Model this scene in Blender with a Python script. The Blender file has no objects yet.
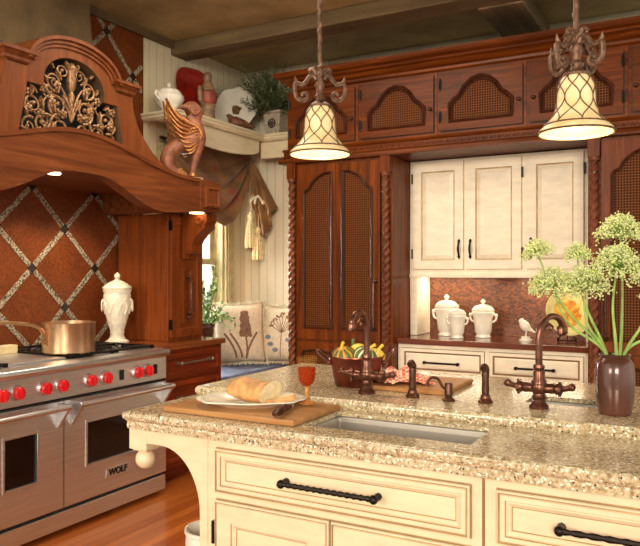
import bpy, bmesh, math, random
from mathutils import Vector, Matrix, noise
PI=math.pi
rnd=random.Random(7)
SC=bpy.context.scene
COL=SC.collection
def lin(c): return tuple((x/255/12.92 if x/255<=.04045 else ((x/255+.055)/1.055)**2.4) for x in c)+(1,)
# ---------------------------------------------------------------- materials
class NT:
    def __init__(s,name):
        s.m=bpy.data.materials.new(name); s.m.use_nodes=True
        s.n=s.m.node_tree.nodes; s.l=s.m.node_tree.links
        s.b=s.n['Principled BSDF']
    def add(s,t,**k):
        n=s.n.new(t)
        for a,v in k.items():
            if a in n.inputs and not hasattr(n,a): n.inputs[a].default_value=v
            else: setattr(n,a,v)
        return n
    def ln(s,a,b): s.l.new(a,b)
    def coord(s,scale=(1,1,1),rot=(0,0,0)):
        t=s.add('ShaderNodeTexCoord'); m=s.add('ShaderNodeMapping')
        m.inputs['Scale'].default_value=scale; m.inputs['Rotation'].default_value=rot
        s.ln(t.outputs['Object'],m.inputs['Vector']); return m.outputs['Vector']
    def noise(s,vec,scale,detail=4,rough=.55,dist=0):
        n=s.add('ShaderNodeTexNoise'); n.inputs['Scale'].default_value=scale; n.inputs['Detail'].default_value=detail
        n.inputs['Roughness'].default_value=rough; n.inputs['Distortion'].default_value=dist
        s.ln(vec,n.inputs['Vector']); return n
    def ramp(s,fac,stops,interp='LINEAR'):
        r=s.add('ShaderNodeValToRGB'); cr=r.color_ramp; cr.interpolation=interp
        while len(cr.elements)<len(stops): cr.elements.new(.5)
        for e,(p,c) in zip(cr.elements,stops): e.position=p; e.color=lin(c)
        s.ln(fac,r.inputs['Fac']); return r.outputs['Color']
    def mix(s,fac,a,b,mode='MIX'):
        m=s.add('ShaderNodeMix',data_type='RGBA',blend_type=mode)
        for v,i in((fac,0),(a,6),(b,7)):
            if hasattr(v,'links') or hasattr(v,'is_linked'): s.ln(v,m.inputs[i])
            else: m.inputs[i].default_value=v
        return m.outputs[2]
    def bump(s,h,strength=.3,dist=.002):
        b=s.add('ShaderNodeBump'); b.inputs['Strength'].default_value=strength; b.inputs['Distance'].default_value=dist
        s.ln(h,b.inputs['Height']); s.ln(b.outputs['Normal'],s.b.inputs['Normal'])
    def set(s,**k):
        for a,v in k.items(): s.b.inputs[a.replace('_',' ')].default_value=v
        return s
M={}
def plain(name,c,rough=.5,metal=0,var=.12,scale=12,bump=0,**k):
    t=NT(name); v=t.coord()
    n=t.noise(v,scale,4)
    d=tuple(max(0,x*(1-var)) for x in c); e=tuple(min(255,x*(1+var*.7)) for x in c)
    t.ln(t.ramp(n.outputs['Fac'],[(.3,d),(.7,e)]),t.b.inputs['Base Color'])
    t.set(Roughness=rough,Metallic=metal,**k)
    if bump: t.bump(n.outputs['Fac'],bump)
    M[name]=t.m; return t
def wood(name,dark,light,axis=2,rough=.35,sc=1,coat=.25):
    t=NT(name); s=[28*sc]*3; s[axis]=1.6*sc
    n=t.noise(t.coord(tuple(s)),1,6,.62,.6)
    n2=t.noise(t.coord((1.5,1.5,1.5)),1.3,3)
    c=t.ramp(n.outputs['Fac'],[(.28,dark),(.5,tuple((a+b)/2 for a,b in zip(dark,light))),(.72,light)])
    c=t.mix(.35,c,t.ramp(n2.outputs['Fac'],[(.3,(150,150,150)),(.7,(255,255,255))]),'MULTIPLY')
    t.ln(c,t.b.inputs['Base Color'])
    t.set(Roughness=rough,Coat_Weight=coat,Coat_Roughness=.2); t.b.inputs['Specular IOR Level'].default_value=.14; t.bump(n.outputs['Fac'],.12,.001)
    M[name]=t.m
wood('cherry_v',(70,28,5),(144,72,20),2,.38,1,.08)
wood('cherry_h',(64,25,4),(138,68,18),0,.38,1,.08)
wood('hood_v',(98,51,25),(142,80,42),2,.45,1,.05)
wood('hood_h',(90,45,21),(140,79,42),1,.45,1,.05)
wood('spice_wood',(104,48,17),(148,76,32),2,.42,1,.05)
wood('mahog',(92,34,14),(150,64,28),1,.34)
wood('dark_wood',(48,21,12),(92,48,28),2,.36,1,0)
wood('rope_wood',(78,38,23),(150,90,60),2,.32,1,.1)
wood('counter_wood',(84,36,20),(128,64,38),0,.15,coat=.6)
wood('counter_wood_y',(112,56,28),(160,92,50),1,.15,coat=.6)
wood('board',(164,112,62),(204,154,102),0,.45,coat=.1)
wood('beam_wood',(96,80,56),(142,122,90),0,.7,.4,coat=0)
wood('beam_wood_y',(104,88,64),(150,130,98),1,.7,.4,coat=0)
def cream():
    for nm,c in(('cream',(226,208,174)),('cream_light',(246,234,210)),('cream_trim',(226,212,178))):
        t=NT(nm); n=t.noise(t.coord((3,3,9)),2.5,5)
        t.ln(t.ramp(n.outputs['Fac'],[(.25,tuple(x*.93 for x in c)),(.6,c)]),t.b.inputs['Base Color'])
        t.set(Roughness=.42); M[nm]=t.m
cream()
plain('glaze_soft',(200,176,138),.6)
plain('casing_paint',(196,184,138),.55)
plain('glaze',(132,98,58),.6)
plain('glaze_light',(170,140,98),.6)
plain('black_iron',(38,32,28),.4,.8)
plain('bronze',(112,74,60),.28,.85,.2,30)
plain('bronze_dark',(92,62,50),.36,.8,.25,40)
plain('pend_iron',(112,84,66),.5,.55,.35,60)
plain('copper_pan',(128,66,48),.3,.8,.2,8)
plain('copper_pot',(196,160,126),.3,.9,.12,8)
plain('brass',(176,136,96),.3,.9)
plain('white_ceramic',(244,238,222),.22,0,.03,8,0,Coat_Weight=.5)
plain('relief_ceramic',(236,226,204),.4,0,.08,30,.6)
plain('steel_dark',(60,58,56),.4,.9)
plain('black_glass',(10,9,9),.06,0,.05)
plain('black_matte',(24,23,22),.6)
plain('red_knob',(214,28,34),.22,0,.05,10,0,Coat_Weight=.6)
plain('gold',(150,114,80),.45,.55,.35,60,.3)
plain('gold_wing',(178,122,72),.4,.6,.3,50,.4)
plain('terracotta_body',(140,86,60),.5,.15,.25,18,.2)
plain('plaster_olive',(94,74,44),.85,0,.2,5)
plain('beige_wall',(206,194,164),.8,0,.05,6)
plain('red_platter',(150,28,20),.25,0,.3,9,0,Coat_Weight=.5)
plain('mill_wood',(140,112,84),.5,0,.3,20)
plain('mill_red',(146,72,56),.5,0,.3,20)
plain('stone_pot',(172,160,140),.8,0,.2,40,.3)
plain('leaf_dark',(92,102,64),.6,0,.35,20)
plain('leaf_mid',(96,128,62),.55,0,.3,20)
plain('stem_green',(140,170,84),.5,0,.2,20)
plain('floret',(206,218,142),.6,0,.2,60)
plain('floret_pale',(224,230,180),.6,0,.15,60)
plain('bread_crust',(206,154,98),.7,0,.25,25,.4)
plain('crumb',(244,226,186),.85,0,.08,60,.5)
plain('gourd_orange',(222,150,50),.45,0,.15,9)
plain('gourd_white',(240,230,196),.45,0,.06,9)
plain('gourd_green',(86,104,50),.45,0,.3,12)
plain('gourd_yellow',(236,204,70),.45)
plain('tassel',(222,202,152),.85,0,.15,50)
plain('fringe',(232,220,190),.9,0,.15,60,.5)
plain('quail',(112,72,46),.6,0,.4,40)
plain('terra_vase',(88,52,40),.26,.2,.22,6,0,Coat_Weight=.5)
plain('bucket_white',(234,228,214),.4)
plain('letter',(52,48,46),.4,.6)
plain('light_disc',(255,240,210),.5)
t=NT('puck_glow'); t.set(Base_Color=lin((255,235,190)),Emission_Color=lin((255,226,170)),Emission_Strength=12); M['puck_glow']=t.m
t=NT('bulb_glow'); t.set(Base_Color=lin((255,240,200)),Emission_Color=lin((255,220,150)),Emission_Strength=1.6); M['bulb_glow']=t.m
# brushed stainless
t=NT('steel'); n=t.noise(t.coord((2,2,160)),2,3)
t.ln(t.ramp(n.outputs['Fac'],[(.3,(198,200,202)),(.7,(226,228,230))]),t.b.inputs['Base Color']); t.set(Metallic=1,Roughness=.34); t.bump(n.outputs['Fac'],.03,.0006); M['steel']=t.m
t=NT('steel_sink'); n=t.noise(t.coord((60,60,900)),1,3)
t.ln(t.ramp(n.outputs['Fac'],[(.3,(166,158,148)),(.7,(178,170,160))]),t.b.inputs['Base Color']); t.set(Metallic=.6,Roughness=.4); M['steel_sink']=t.m
# granite
t=NT('granite'); v=t.coord()
n1=t.noise(v,80,6,.7,.3); n2=t.noise(v,9,4,.6,1.2)
c=t.ramp(n1.outputs['Fac'],[(.28,(84,70,50)),(.38,(150,130,94)),(.5,(196,180,146)),(.6,(222,209,184)),(.72,(188,162,116))])
c=t.mix(.3,c,t.ramp(n2.outputs['Fac'],[(.35,(176,148,100)),(.65,(232,222,198))]),'MULTIPLY')
vo=t.add('ShaderNodeTexVoronoi'); vo.inputs['Scale'].default_value=115; t.ln(v,vo.inputs['Vector'])
sp=t.add('ShaderNodeSeparateColor'); t.ln(vo.outputs['Color'],sp.inputs[0])
r1=t.ramp(sp.outputs[0],[(0,(0,0,0)),(.80,(0,0,0)),(.84,(255,255,255))])
r2=t.ramp(vo.outputs['Distance'],[(.25,(255,255,255)),(.42,(0,0,0))])
k=t.mix(1.0,r1,r2,'MULTIPLY'); c=t.mix(k,c,lin((58,46,38)))
vo2=t.add('ShaderNodeTexVoronoi'); vo2.inputs['Scale'].default_value=190; t.ln(v,vo2.inputs['Vector'])
sp2=t.add('ShaderNodeSeparateColor'); t.ln(vo2.outputs['Color'],sp2.inputs[0])
r3=t.ramp(sp2.outputs[1],[(0,(0,0,0)),(.90,(0,0,0)),(.93,(255,255,255))])
c=t.mix(r3,c,lin((244,238,220)))
t.ln(c,t.b.inputs['Base Color']); t.set(Roughness=.14); M['granite']=t.m
# woven cane (x and z pattern)
def cane(name,u,hi,lo,per=.0175):
    t=NT(name); tc=t.add('ShaderNodeTexCoord'); s=t.add('ShaderNodeSeparateXYZ'); t.ln(tc.outputs['Object'],s.inputs[0])
    def sn(o):
        m=t.add('ShaderNodeMath',operation='MULTIPLY'); m.inputs[1].default_value=2*PI/per; t.ln(o,m.inputs[0])
        q=t.add('ShaderNodeMath',operation='SINE'); t.ln(m.outputs[0],q.inputs[0]); return q.outputs[0]
    m=t.add('ShaderNodeMath',operation='MAXIMUM'); t.ln(sn(s.outputs[u]),m.inputs[0]); t.ln(sn(s.outputs[2]),m.inputs[1])
    t.ln(t.ramp(m.outputs[0],[(.25,lo),(.75,hi)]),t.b.inputs['Base Color']); t.set(Roughness=.5); t.b.inputs['Specular IOR Level'].default_value=.1; t.bump(m.outputs[0],.5,.002); M[name]=t.m
cane('cane',0,(112,64,30),(44,20,8))
cane('cane_dark',0,(118,78,52),(50,28,18))
# copper diamond tile, pebble strip, mosaic
t=NT('copper_tile'); v=t.coord(); n=t.noise(v,70,5,.7); n2=t.noise(v,5,3)
c=t.ramp(n.outputs['Fac'],[(.3,(90,40,13)),(.7,(146,76,33))]); c=t.mix(.4,c,t.ramp(n2.outputs['Fac'],[(.3,(170,150,140)),(.7,(255,255,255))]),'MULTIPLY')
t.ln(c,t.b.inputs['Base Color']); t.set(Roughness=.38,Metallic=.2); t.bump(n.outputs['Fac'],.4,.002); M['copper_tile']=t.m
t=NT('pebble'); vo=t.add('ShaderNodeTexVoronoi'); vo.inputs['Scale'].default_value=75; t.ln(t.coord(),vo.inputs['Vector'])
c=t.ramp(vo.outputs['Distance'],[(.15,(186,174,152)),(.5,(146,130,108)),(.75,(60,50,42))]); t.ln(c,t.b.inputs['Base Color']); t.set(Roughness=.4); t.bump(vo.outputs['Distance'],.6,.003); M['pebble']=t.m
t=NT('copper_mosaic'); br=t.add('ShaderNodeTexBrick'); br.inputs['Scale'].default_value=22; t.ln(t.coord((1,1,1),(PI/2,0,0)),br.inputs['Vector'])
br.inputs['Color1'].default_value=lin((138,82,50)); br.inputs['Color2'].default_value=lin((80,48,32)); br.inputs['Mortar'].default_value=lin((70,40,26)); br.inputs['Mortar Size'].default_value=.01
n=t.noise(t.coord(),60,4); c=t.mix(.5,br.outputs['Color'],t.ramp(n.outputs['Fac'],[(.35,(110,80,60)),(.65,(255,230,200))]),'MULTIPLY')
t.ln(c,t.b.inputs['Base Color']); t.set(Roughness=.4,Metallic=.2); M['copper_mosaic']=t.m
# beadboard (vertical grooves on x and y)
def bead(name,u,c,per=.088):
    t=NT(name); tc=t.add('ShaderNodeTexCoord'); s=t.add('ShaderNodeSeparateXYZ'); t.ln(tc.outputs['Object'],s.inputs[0])
    m=t.add('ShaderNodeMath',operation='MULTIPLY'); m.inputs[1].default_value=1/per; t.ln(s.outputs[u],m.inputs[0])
    f=t.add('ShaderNodeMath',operation='FRACT'); t.ln(m.outputs[0],f.inputs[0])
    t.ln(t.ramp(f.outputs[0],[(0,tuple(x*.78 for x in c)),(.05,tuple(x*.84 for x in c)),(.1,c),(1,c)]),t.b.inputs['Base Color'])
    h=t.ramp(f.outputs[0],[(0,(0,0,0)),(.12,(255,255,255)),(1,(255,255,255))]); t.bump(h,.5,.004); t.set(Roughness=.6); M[name]=t.m
bead('bead_y',1,(222,210,178)); bead('bead_x',0,(234,224,198))
# ceiling, floor
t=NT('ceiling_paint'); v=t.coord(); n=t.noise(v,3,5,.6); n2=t.noise(v,120,3)
c=t.ramp(n.outputs['Fac'],[(.3,(150,130,84)),(.7,(198,178,126))]); c=t.mix(.25,c,t.ramp(n2.outputs['Fac'],[(.3,(150,140,120)),(.7,(255,255,255))]),'MULTIPLY')
t.ln(c,t.b.inputs['Base Color']); t.set(Roughness=.6); M['ceiling_paint']=t.m
t=NT('floor_wood'); br=t.add('ShaderNodeTexBrick'); br.offset=.37; br.inputs['Scale'].default_value=1
br.inputs['Brick Width'].default_value=1.3; br.inputs['Row Height'].default_value=.075; br.inputs['Mortar Size'].default_value=.0012
t.ln(t.coord((1,1,1),(0,0,PI/2)),br.inputs['Vector'])
br.inputs['Color1'].default_value=lin((176,92,36)); br.inputs['Color2'].default_value=lin((204,120,54)); br.inputs['Mortar'].default_value=lin((110,50,18))
n=t.noise(t.coord((30,1.5,30)),1,6,.6,.5); c=t.mix(.55,br.outputs['Color'],t.ramp(n.outputs['Fac'],[(.3,(170,130,100)),(.7,(255,240,225))]),'MULTIPLY')
t.ln(c,t.b.inputs['Base Color']); t.set(Roughness=.3,Coat_Weight=.2); M['floor_wood']=t.m
# fabrics
t=NT('valance'); v=t.coord(); n=t.noise(v,6,4); vo=t.add('ShaderNodeTexVoronoi'); vo.inputs['Scale'].default_value=5.2; t.ln(v,vo.inputs['Vector'])
c=t.ramp(n.outputs['Fac'],[(.3,(104,68,34)),(.7,(150,104,54))])
k=t.ramp(vo.outputs['Distance'],[(.16,(255,255,255)),(.26,(0,0,0))]); c=t.mix(k,c,lin((156,50,28)))
t.ln(c,t.b.inputs['Base Color']); t.set(Roughness=.8,Sheen_Weight=.3); M['valance']=t.m
plain('pillow_cloth',(226,210,182),.85,0,.06,30,.1); plain('pillow_brown',(134,98,74),.85,0,.2,40); plain('pillow_blue',(128,138,150),.85,0,.15,40)
t=NT('seat_blue'); v=t.coord(); n=t.noise(v,14,4); n2=t.noise(v,90,2)
t.ln(t.mix(.4,t.ramp(n.outputs['Fac'],[(.35,(104,116,150)),(.65,(140,150,178))]),t.ramp(n2.outputs['Fac'],[(.3,(120,120,130)),(.7,(255,255,255))]),'MULTIPLY'),t.b.inputs['Base Color']); t.set(Roughness=.8); M['seat_blue']=t.m
t=NT('napkin_cloth'); ck=t.add('ShaderNodeTexChecker'); ck.inputs['Scale'].default_value=70; ck.inputs['Color1'].default_value=lin((222,104,84)); ck.inputs['Color2'].default_value=lin((246,222,196)); t.ln(t.coord(),ck.inputs['Vector'])
t.ln(ck.outputs['Color'],t.b.inputs['Base Color']); t.set(Roughness=.85); M['napkin_cloth']=t.m
# alabaster lamp shade (lit), glass, wine
t=NT('shade_glass'); v=t.coord(); n=t.noise(v,9,4,.6,1.5); s=t.add('ShaderNodeSeparateXYZ'); t.ln(v,s.inputs[0])
c=t.ramp(n.outputs['Fac'],[(.3,(224,192,132)),(.7,(240,222,178))]); t.ln(c,t.b.inputs['Base Color']); t.ln(c,t.b.inputs['Emission Color'])
mr=t.add('ShaderNodeMapRange'); mr.inputs['From Min'].default_value=0; mr.inputs['From Max'].default_value=.2; mr.inputs['To Min'].default_value=.02; mr.inputs['To Max'].default_value=.30
t.ln(s.outputs[2],mr.inputs['Value']); t.ln(mr.outputs[0],t.b.inputs['Emission Strength']); t.set(Roughness=.3); M['shade_glass']=t.m
t=NT('clear_glass'); t.set(Base_Color=(1,.93,.8,1),Roughness=.02,Transmission_Weight=1,IOR=1.45); M['clear_glass']=t.m
t=NT('wine'); t.set(Base_Color=lin((110,5,3)),Roughness=.1,Transmission_Weight=0,IOR=1.1,Emission_Color=lin((210,16,6)),Emission_Strength=.22); M['wine']=t.m  # faint red glow added to the wine, which is no light source
t=NT('amber_glass'); t.set(Base_Color=lin((206,150,70)),Roughness=.03,IOR=1.45,Alpha=.10); M['amber_glass']=t.m
t=NT('amber_stem'); t.set(Base_Color=lin((226,150,70)),Roughness=.05,IOR=1.45,Alpha=.75); M['amber_stem']=t.m
t=NT('window_glass'); t.set(Base_Color=(1,1,1,1),Roughness=0,Transmission_Weight=1,IOR=1.02); M['window_glass']=t.m
t=NT('sunlit_plaster'); t.set(Base_Color=lin((250,248,240)),Roughness=.9,Emission_Color=lin((250,250,240)),Emission_Strength=.9); M['sunlit_plaster']=t.m
t=NT('plate_paint'); v=t.coord(); s=t.add('ShaderNodeSeparateXYZ'); t.ln(v,s.inputs[0])
gr=t.add('ShaderNodeTexNoise'); gr.inputs['Scale'].default_value=16; t.ln(v,gr.inputs['Vector'])
t.ln(t.ramp(gr.outputs['Fac'],[(.38,(238,214,110)),(.5,(230,160,56)),(.6,(206,112,40)),(.7,(244,224,130))]),t.b.inputs['Base Color']); t.set(Roughness=.2); M['plate_paint']=t.m
plain('plate_rim',(246,230,160),.2)
# ---------------------------------------------------------------- mesh helpers
def faceY(y): return lambda a,b,c:(a,y-b,c)      # a = x, b = towards the room, c = z
def faceX(x): return lambda a,b,c:(x+b,a,c)      # a = y
IDENT=lambda a,b,c:(a,b,c)
class MB:
    def __init__(s,xf=IDENT): s.v=[];s.f=[];s.mi=[];s.xf=xf
    def addv(s,p): s.v.append(s.xf(*p)); return len(s.v)-1
    def face(s,idx,m=0): s.f.append(tuple(idx)); s.mi.append(m)
    def poly(s,pts,m=0): s.face([s.addv(p) for p in pts],m); return s
    def box(s,x0,x1,y0,y1,z0,z1,m=0):
        i=[s.addv(p) for p in((x0,y0,z0),(x1,y0,z0),(x1,y1,z0),(x0,y1,z0),(x0,y0,z1),(x1,y0,z1),(x1,y1,z1),(x0,y1,z1))]
        for q in((0,3,2,1),(4,5,6,7),(0,1,5,4),(1,2,6,5),(2,3,7,6),(3,0,4,7)): s.face([i[k] for k in q],m)
        return s
    def loft(s,rings,m=0,closed=True,cap=True):
        n=len(rings[0]); ids=[[s.addv(p) for p in r] for r in rings]
        for a,b in zip(ids,ids[1:]):
            for k in range(n if closed else n-1):
                k2=(k+1)%n; s.face((a[k],a[k2],b[k2],b[k]),m)
        if cap and closed: s.face(ids[0][::-1],m); s.face(ids[-1],m)
        return s
    def lathe(s,prof,c=(0,0,0),seg=24,m=0,cap=True,sx=1,sy=1,flute=None):
        rings=[]
        for r,z in prof:
            ring=[]
            for k in range(seg):
                a=2*PI*k/seg; q=r*(1+(flute(a,z) if flute else 0)); ring.append((c[0]+q*math.cos(a)*sx,c[1]+q*math.sin(a)*sy,c[2]+z))
            rings.append(ring)
        return s.loft(rings,m,True,cap)
    def tube(s,pts,r,seg=8,m=0,cap=True,flat=1.0,closed=False):
        P=[Vector(p) for p in pts]; n=len(P)
        R=r if isinstance(r,(list,tuple)) else [r]*n
        t0=(P[1]-P[0]).normalized(); up=Vector((0,0,1)) if abs(t0.z)<.9 else Vector((1,0,0))
        u=t0.cross(up).normalized(); rings=[]; tp=t0
        for i in range(n):
            if closed: t=(P[(i+1)%n]-P[i-1])
            else: t=(P[min(i+1,n-1)]-P[max(i-1,0)])
            t=t.normalized() if t.length>1e-9 else tp
            q=tp.rotation_difference(t); u=(q@u); u=(u-t*u.dot(t)).normalized(); w=t.cross(u); tp=t
            rings.append([tuple(P[i]+(u*math.cos(2*PI*k/seg)+w*math.sin(2*PI*k/seg)*flat)*R[i]) for k in range(seg)])
        if closed: rings.append(rings[0]); return s.loft(rings,m,True,False)
        return s.loft(rings,m,True,cap)
    def ball(s,c,r,seg=14,m=0,sz=1,sx=1,sy=1,rings=8):
        pr=[(r*math.sin(PI*max(.02,min(.98,i/rings))),-r*sz*math.cos(PI*i/rings)) for i in range(rings+1)]
        return s.lathe(pr,c,seg,m,True,sx,sy)
    def prism(s,pts,b0,b1,m=0,mside=None):   # pts in (a,c); extruded over b
        n=len(pts); A=[s.addv((p[0],b0,p[1])) for p in pts]; B=[s.addv((p[0],b1,p[1])) for p in pts]
        s.face(A,m); s.face(B[::-1],m)
        for k in range(n): s.face((A[k],A[(k+1)%n],B[(k+1)%n],B[k]),m if mside is None else mside)
        return s
    def strip(s,lo,hi,b0,b1,m=0):            # solid between two curves (a,c) of the same count
        rings=[[(l[0],b0,l[1]),(h[0],b0,h[1]),(h[0],b1,h[1]),(l[0],b1,l[1])] for l,h in zip(lo,hi)]
        return s.loft(rings,m)
    def rings(s,x0,x1,z0,z1,steps,m=0):      # concentric rectangles: (inset, out, material of the band leading to it)
        prev=None
        for ins,out,mm in steps:
            ids=[s.addv(p) for p in((x0+ins,out,z0+ins),(x1-ins,out,z0+ins),(x1-ins,out,z1-ins),(x0+ins,out,z1-ins))]
            if prev:
                for k in range(4): s.face((prev[k],prev[(k+1)%4],ids[(k+1)%4],ids[k]),mm)
            prev=ids
        s.face(prev,m); return s
    def sweep(s,path,prof,closed=False,m=0):  # horizontal path [(x,y)], prof [(out,z)] out = right of travel
        n=len(path); rings=[]
        for i in range(n):
            p=Vector(path[i]); 
            a=(p-Vector(path[i-1])).normalized() if (i>0 or closed) else None
            b=(Vector(path[(i+1)%n])-p).normalized() if (i<n-1 or closed) else None
            if a is None:a=b
            if b is None:b=a
            na=Vector((a.y,-a.x)); nb=Vector((b.y,-b.x)); d=(na+nb); d=d/(max(.15,d.dot(na)) if d.length>1e-6 else 1)
            rings.append([(p.x+d.x*o,p.y+d.y*o,z) for o,z in prof])
        if closed: rings.append(rings[0])
        return s.loft(rings,m,True,not closed)
    def arch(s,x0,x1,z0,z1,zb,curve,t=.022,rec=.014,m=0,mp=1,back=True,mr=None):
        xl,xr=curve[0][0],curve[-1][0]; o=0.0; mr=m if mr is None else mr
        for r in(((x0,z0),(x1,z0),(x1,zb),(x0,zb)),((x0,zb),(xl,zb),(xl,z1),(x0,z1)),((xr,zb),(x1,zb),(x1,z1),(xr,z1))):
            s.poly([(a,o,c) for a,c in r],m)
        for (a,c),(a2,c2) in zip(curve,curve[1:]): s.poly([(a,o,c),(a2,o,c2),(a2,o,z1),(a,o,z1)],m)
        per=[(xl,zb)]+list(curve)+[(xr,zb)]
        for k in range(len(per)):
            a,c=per[k];a2,c2=per[(k+1)%len(per)]; s.poly([(a,o,c),(a2,o,c2),(a2,-rec,c2),(a,-rec,c)],mr)
        R=((x0,z0),(x1,z0),(x1,z1),(x0,z1))
        for k in range(4):
            a,c=R[k];a2,c2=R[(k+1)%4]; s.poly([(a,o,c),(a2,o,c2),(a2,-t,c2),(a,-t,c)],m)
        return per
    def build(s,name,mats,parent=None,smooth=False,bevel=0,seg=2,kind=None,subsurf=0,remesh=0,doubles=True,angle=40):
        if isinstance(mats,str): mats=[mats]
        root=parent
        while root is not None and root.parent is not None: root=root.parent
        off=Vector(root.location) if root is not None else Vector((0,0,0))
        me=bpy.data.meshes.new(name); me.from_pydata([tuple(Vector(v)-off) for v in s.v],[],s.f)
        for q in mats: me.materials.append(M[q])
        me.polygons.foreach_set('material_index',s.mi)
        bm=bmesh.new(); bm.from_mesh(me)
        if doubles: bmesh.ops.remove_doubles(bm,verts=bm.verts,dist=1e-5)
        bmesh.ops.recalc_face_normals(bm,faces=bm.faces); bm.to_mesh(me); bm.free()
        if smooth:
            me.polygons.foreach_set('use_smooth',[True]*len(me.polygons))
            try: me.set_sharp_from_angle(angle=math.radians(angle))
            except Exception: pass
        o=bpy.data.objects.new(name,me); COL.objects.link(o)
        if parent is not None: o.parent=parent
        if remesh:
            r=o.modifiers.new('r','REMESH'); r.mode='VOXEL'; r.voxel_size=remesh; r.use_smooth_shade=True
            q=o.modifiers.new('s','SMOOTH'); q.factor=.5; q.iterations=6
        if bevel:
            b=o.modifiers.new('b','BEVEL'); b.width=bevel; b.segments=seg; b.limit_method='ANGLE'; b.angle_limit=math.radians(35)
        if subsurf:
            b=o.modifiers.new('u','SUBSURF'); b.levels=subsurf; b.render_levels=subsurf
        if kind: o['kind']=kind
        return o
def tag(o,label,cat,group=None,kind=None):
    o['label']=label; o['category']=cat
    if group:o['group']=group
    if kind:o['kind']=kind
    return o
def thing(name,label,cat,loc=(0,0,0),group=None):
    o=bpy.data.objects.new(name,None); o.empty_display_size=.05; COL.objects.link(o); o.location=loc
    return tag(o,label,cat,group)
def copy_tree(o,parent=None):
    c=o.copy(); COL.objects.link(c)
    if parent is not None:c.parent=parent
    for ch in [x for x in bpy.data.objects if x.parent==o]: copy_tree(ch,c)
    return c
def struct(o): o['kind']='structure'; return o
def arc(cx,cz,r,a0,a1,n,rz=None):
    rz=r if rz is None else rz
    return [(cx+r*math.cos(math.radians(a0+(a1-a0)*i/n)),cz+rz*math.sin(math.radians(a0+(a1-a0)*i/n))) for i in range(n+1)]
def bez(p0,p1,p2,p3,n=14):
    o=[]
    for i in range(n+1):
        t=i/n; o.append(tuple((1-t)**3*a+3*(1-t)**2*t*b+3*(1-t)*t*t*c+t**3*d for a,b,c,d in zip(p0,p1,p2,p3)))
    return o
def spiral(cx,cz,r0,r1,a0,turns,n=26):
    return [(cx+(r0+(r1-r0)*i/n)*math.cos(math.radians(a0)+2*PI*turns*i/n),cz+(r0+(r1-r0)*i/n)*math.sin(math.radians(a0)+2*PI*turns*i/n)) for i in range(n+1)]
def lerp(a,b,t): return a+(b-a)*t
def interp(pts,x):
    if x<=pts[0][0]: return pts[0][1]
    for (a,b),(c,d) in zip(pts,pts[1:]):
        if x<=c: return lerp(b,d,(x-a)/(c-a))
    return pts[-1][1]
def smoothcurve(pts,n):
    # Catmull-Rom through points
    P=[pts[0]]+list(pts)+[pts[-1]]; o=[]
    for i in range(1,len(P)-2):
        for k in range(n):
            t=k/n; q=[]
            for a,b,c,d in zip(P[i-1],P[i],P[i+1],P[i+2]):
                q.append(.5*((2*b)+(-a+c)*t+(2*a-5*b+4*c-d)*t*t+(-a+3*b-3*c+d)*t**3))
            o.append(tuple(q))
    o.append(tuple(pts[-1])); return o
def rope_column(name,parent,x,y,z0,z1,r,mat='rope_wood',lobes=3,pitch=.058):
    mb=MB(); n=int((z1-z0)/.012); seg=16; rings=[]
    for i in range(n+1):
        z=z0+(z1-z0)*i/n; ph=2*PI*(z-z0)/pitch/lobes
        rings.append([(x+r*(.78+.24*math.cos(lobes*(2*PI*k/seg-ph)))*math.cos(2*PI*k/seg),y+r*(.78+.24*math.cos(lobes*(2*PI*k/seg-ph)))*math.sin(2*PI*k/seg),z) for k in range(seg)])
    mb.loft(rings)
    for zz in(z0,z1): mb.lathe([(r*1.1,-.012),(r*1.2,0),(r*1.1,.012)],(x,y,zz),16)
    return mb.build(name,mat,parent,smooth=True)
def bar_handle(name,parent,xf,a0,a1,b,c,r,mat='black_iron',rope=True,vert=False):
    """twisted bar pull standing b out from the face"""
    mb=MB(xf); n=40
    def p(t,o): return (a0+(a1-a0)*t,o,c) if not vert else (c,o,a0+(a1-a0)*t)
    rings=[];pts=[p(0,0),p(0,b*.7),p(.012,b)]+[p(i/n,b) for i in range(1,n)]+[p(.988,b),p(1,b*.7),p(1,0)]
    rr=[r*1.5,r*1.25,r]+[r*(1+.22*math.sin(i*2.2)) if rope else r for i in range(1,n)]+[r,r*1.25,r*1.5]
    mb.tube(pts,rr,8)
    for t in(0,1): mb.ball(p(t,b),r*1.7,8,rings=6)
    return mb.build(name,mat,parent,smooth=True)
# ================================================================= SETTING
XW,YB,ZC=-3.85,5.55,3.3
struct(MB().box(-4.2,3.4,-1.6,YB+.1,-.1,0).build('floor','floor_wood'))
struct(MB().box(-4.2,3.4,.2,YB+.15,ZC,ZC+.1).build('ceiling','ceiling_paint'))
w=MB()
WY0,WY1,WZ0,WZ1=4.42,5.2,.72,2.35
for y0,y1,z0,z1 in((.2,WY0,0,ZC),(WY1,YB+.1,0,ZC),(WY0,WY1,0,WZ0),(WY0,WY1,WZ1,ZC)): w.box(XW-.14,XW,y0,y1,z0,z1)
wl=struct(w.build('wall_left','bead_y'))
wb=struct(MB().box(XW,3.4,YB,YB+.1,0,ZC).build('wall_back','beige_wall'))
MB().box(XW,-2.97,YB-.012,YB,0,ZC).build('beadboard','bead_x',wb)
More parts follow.
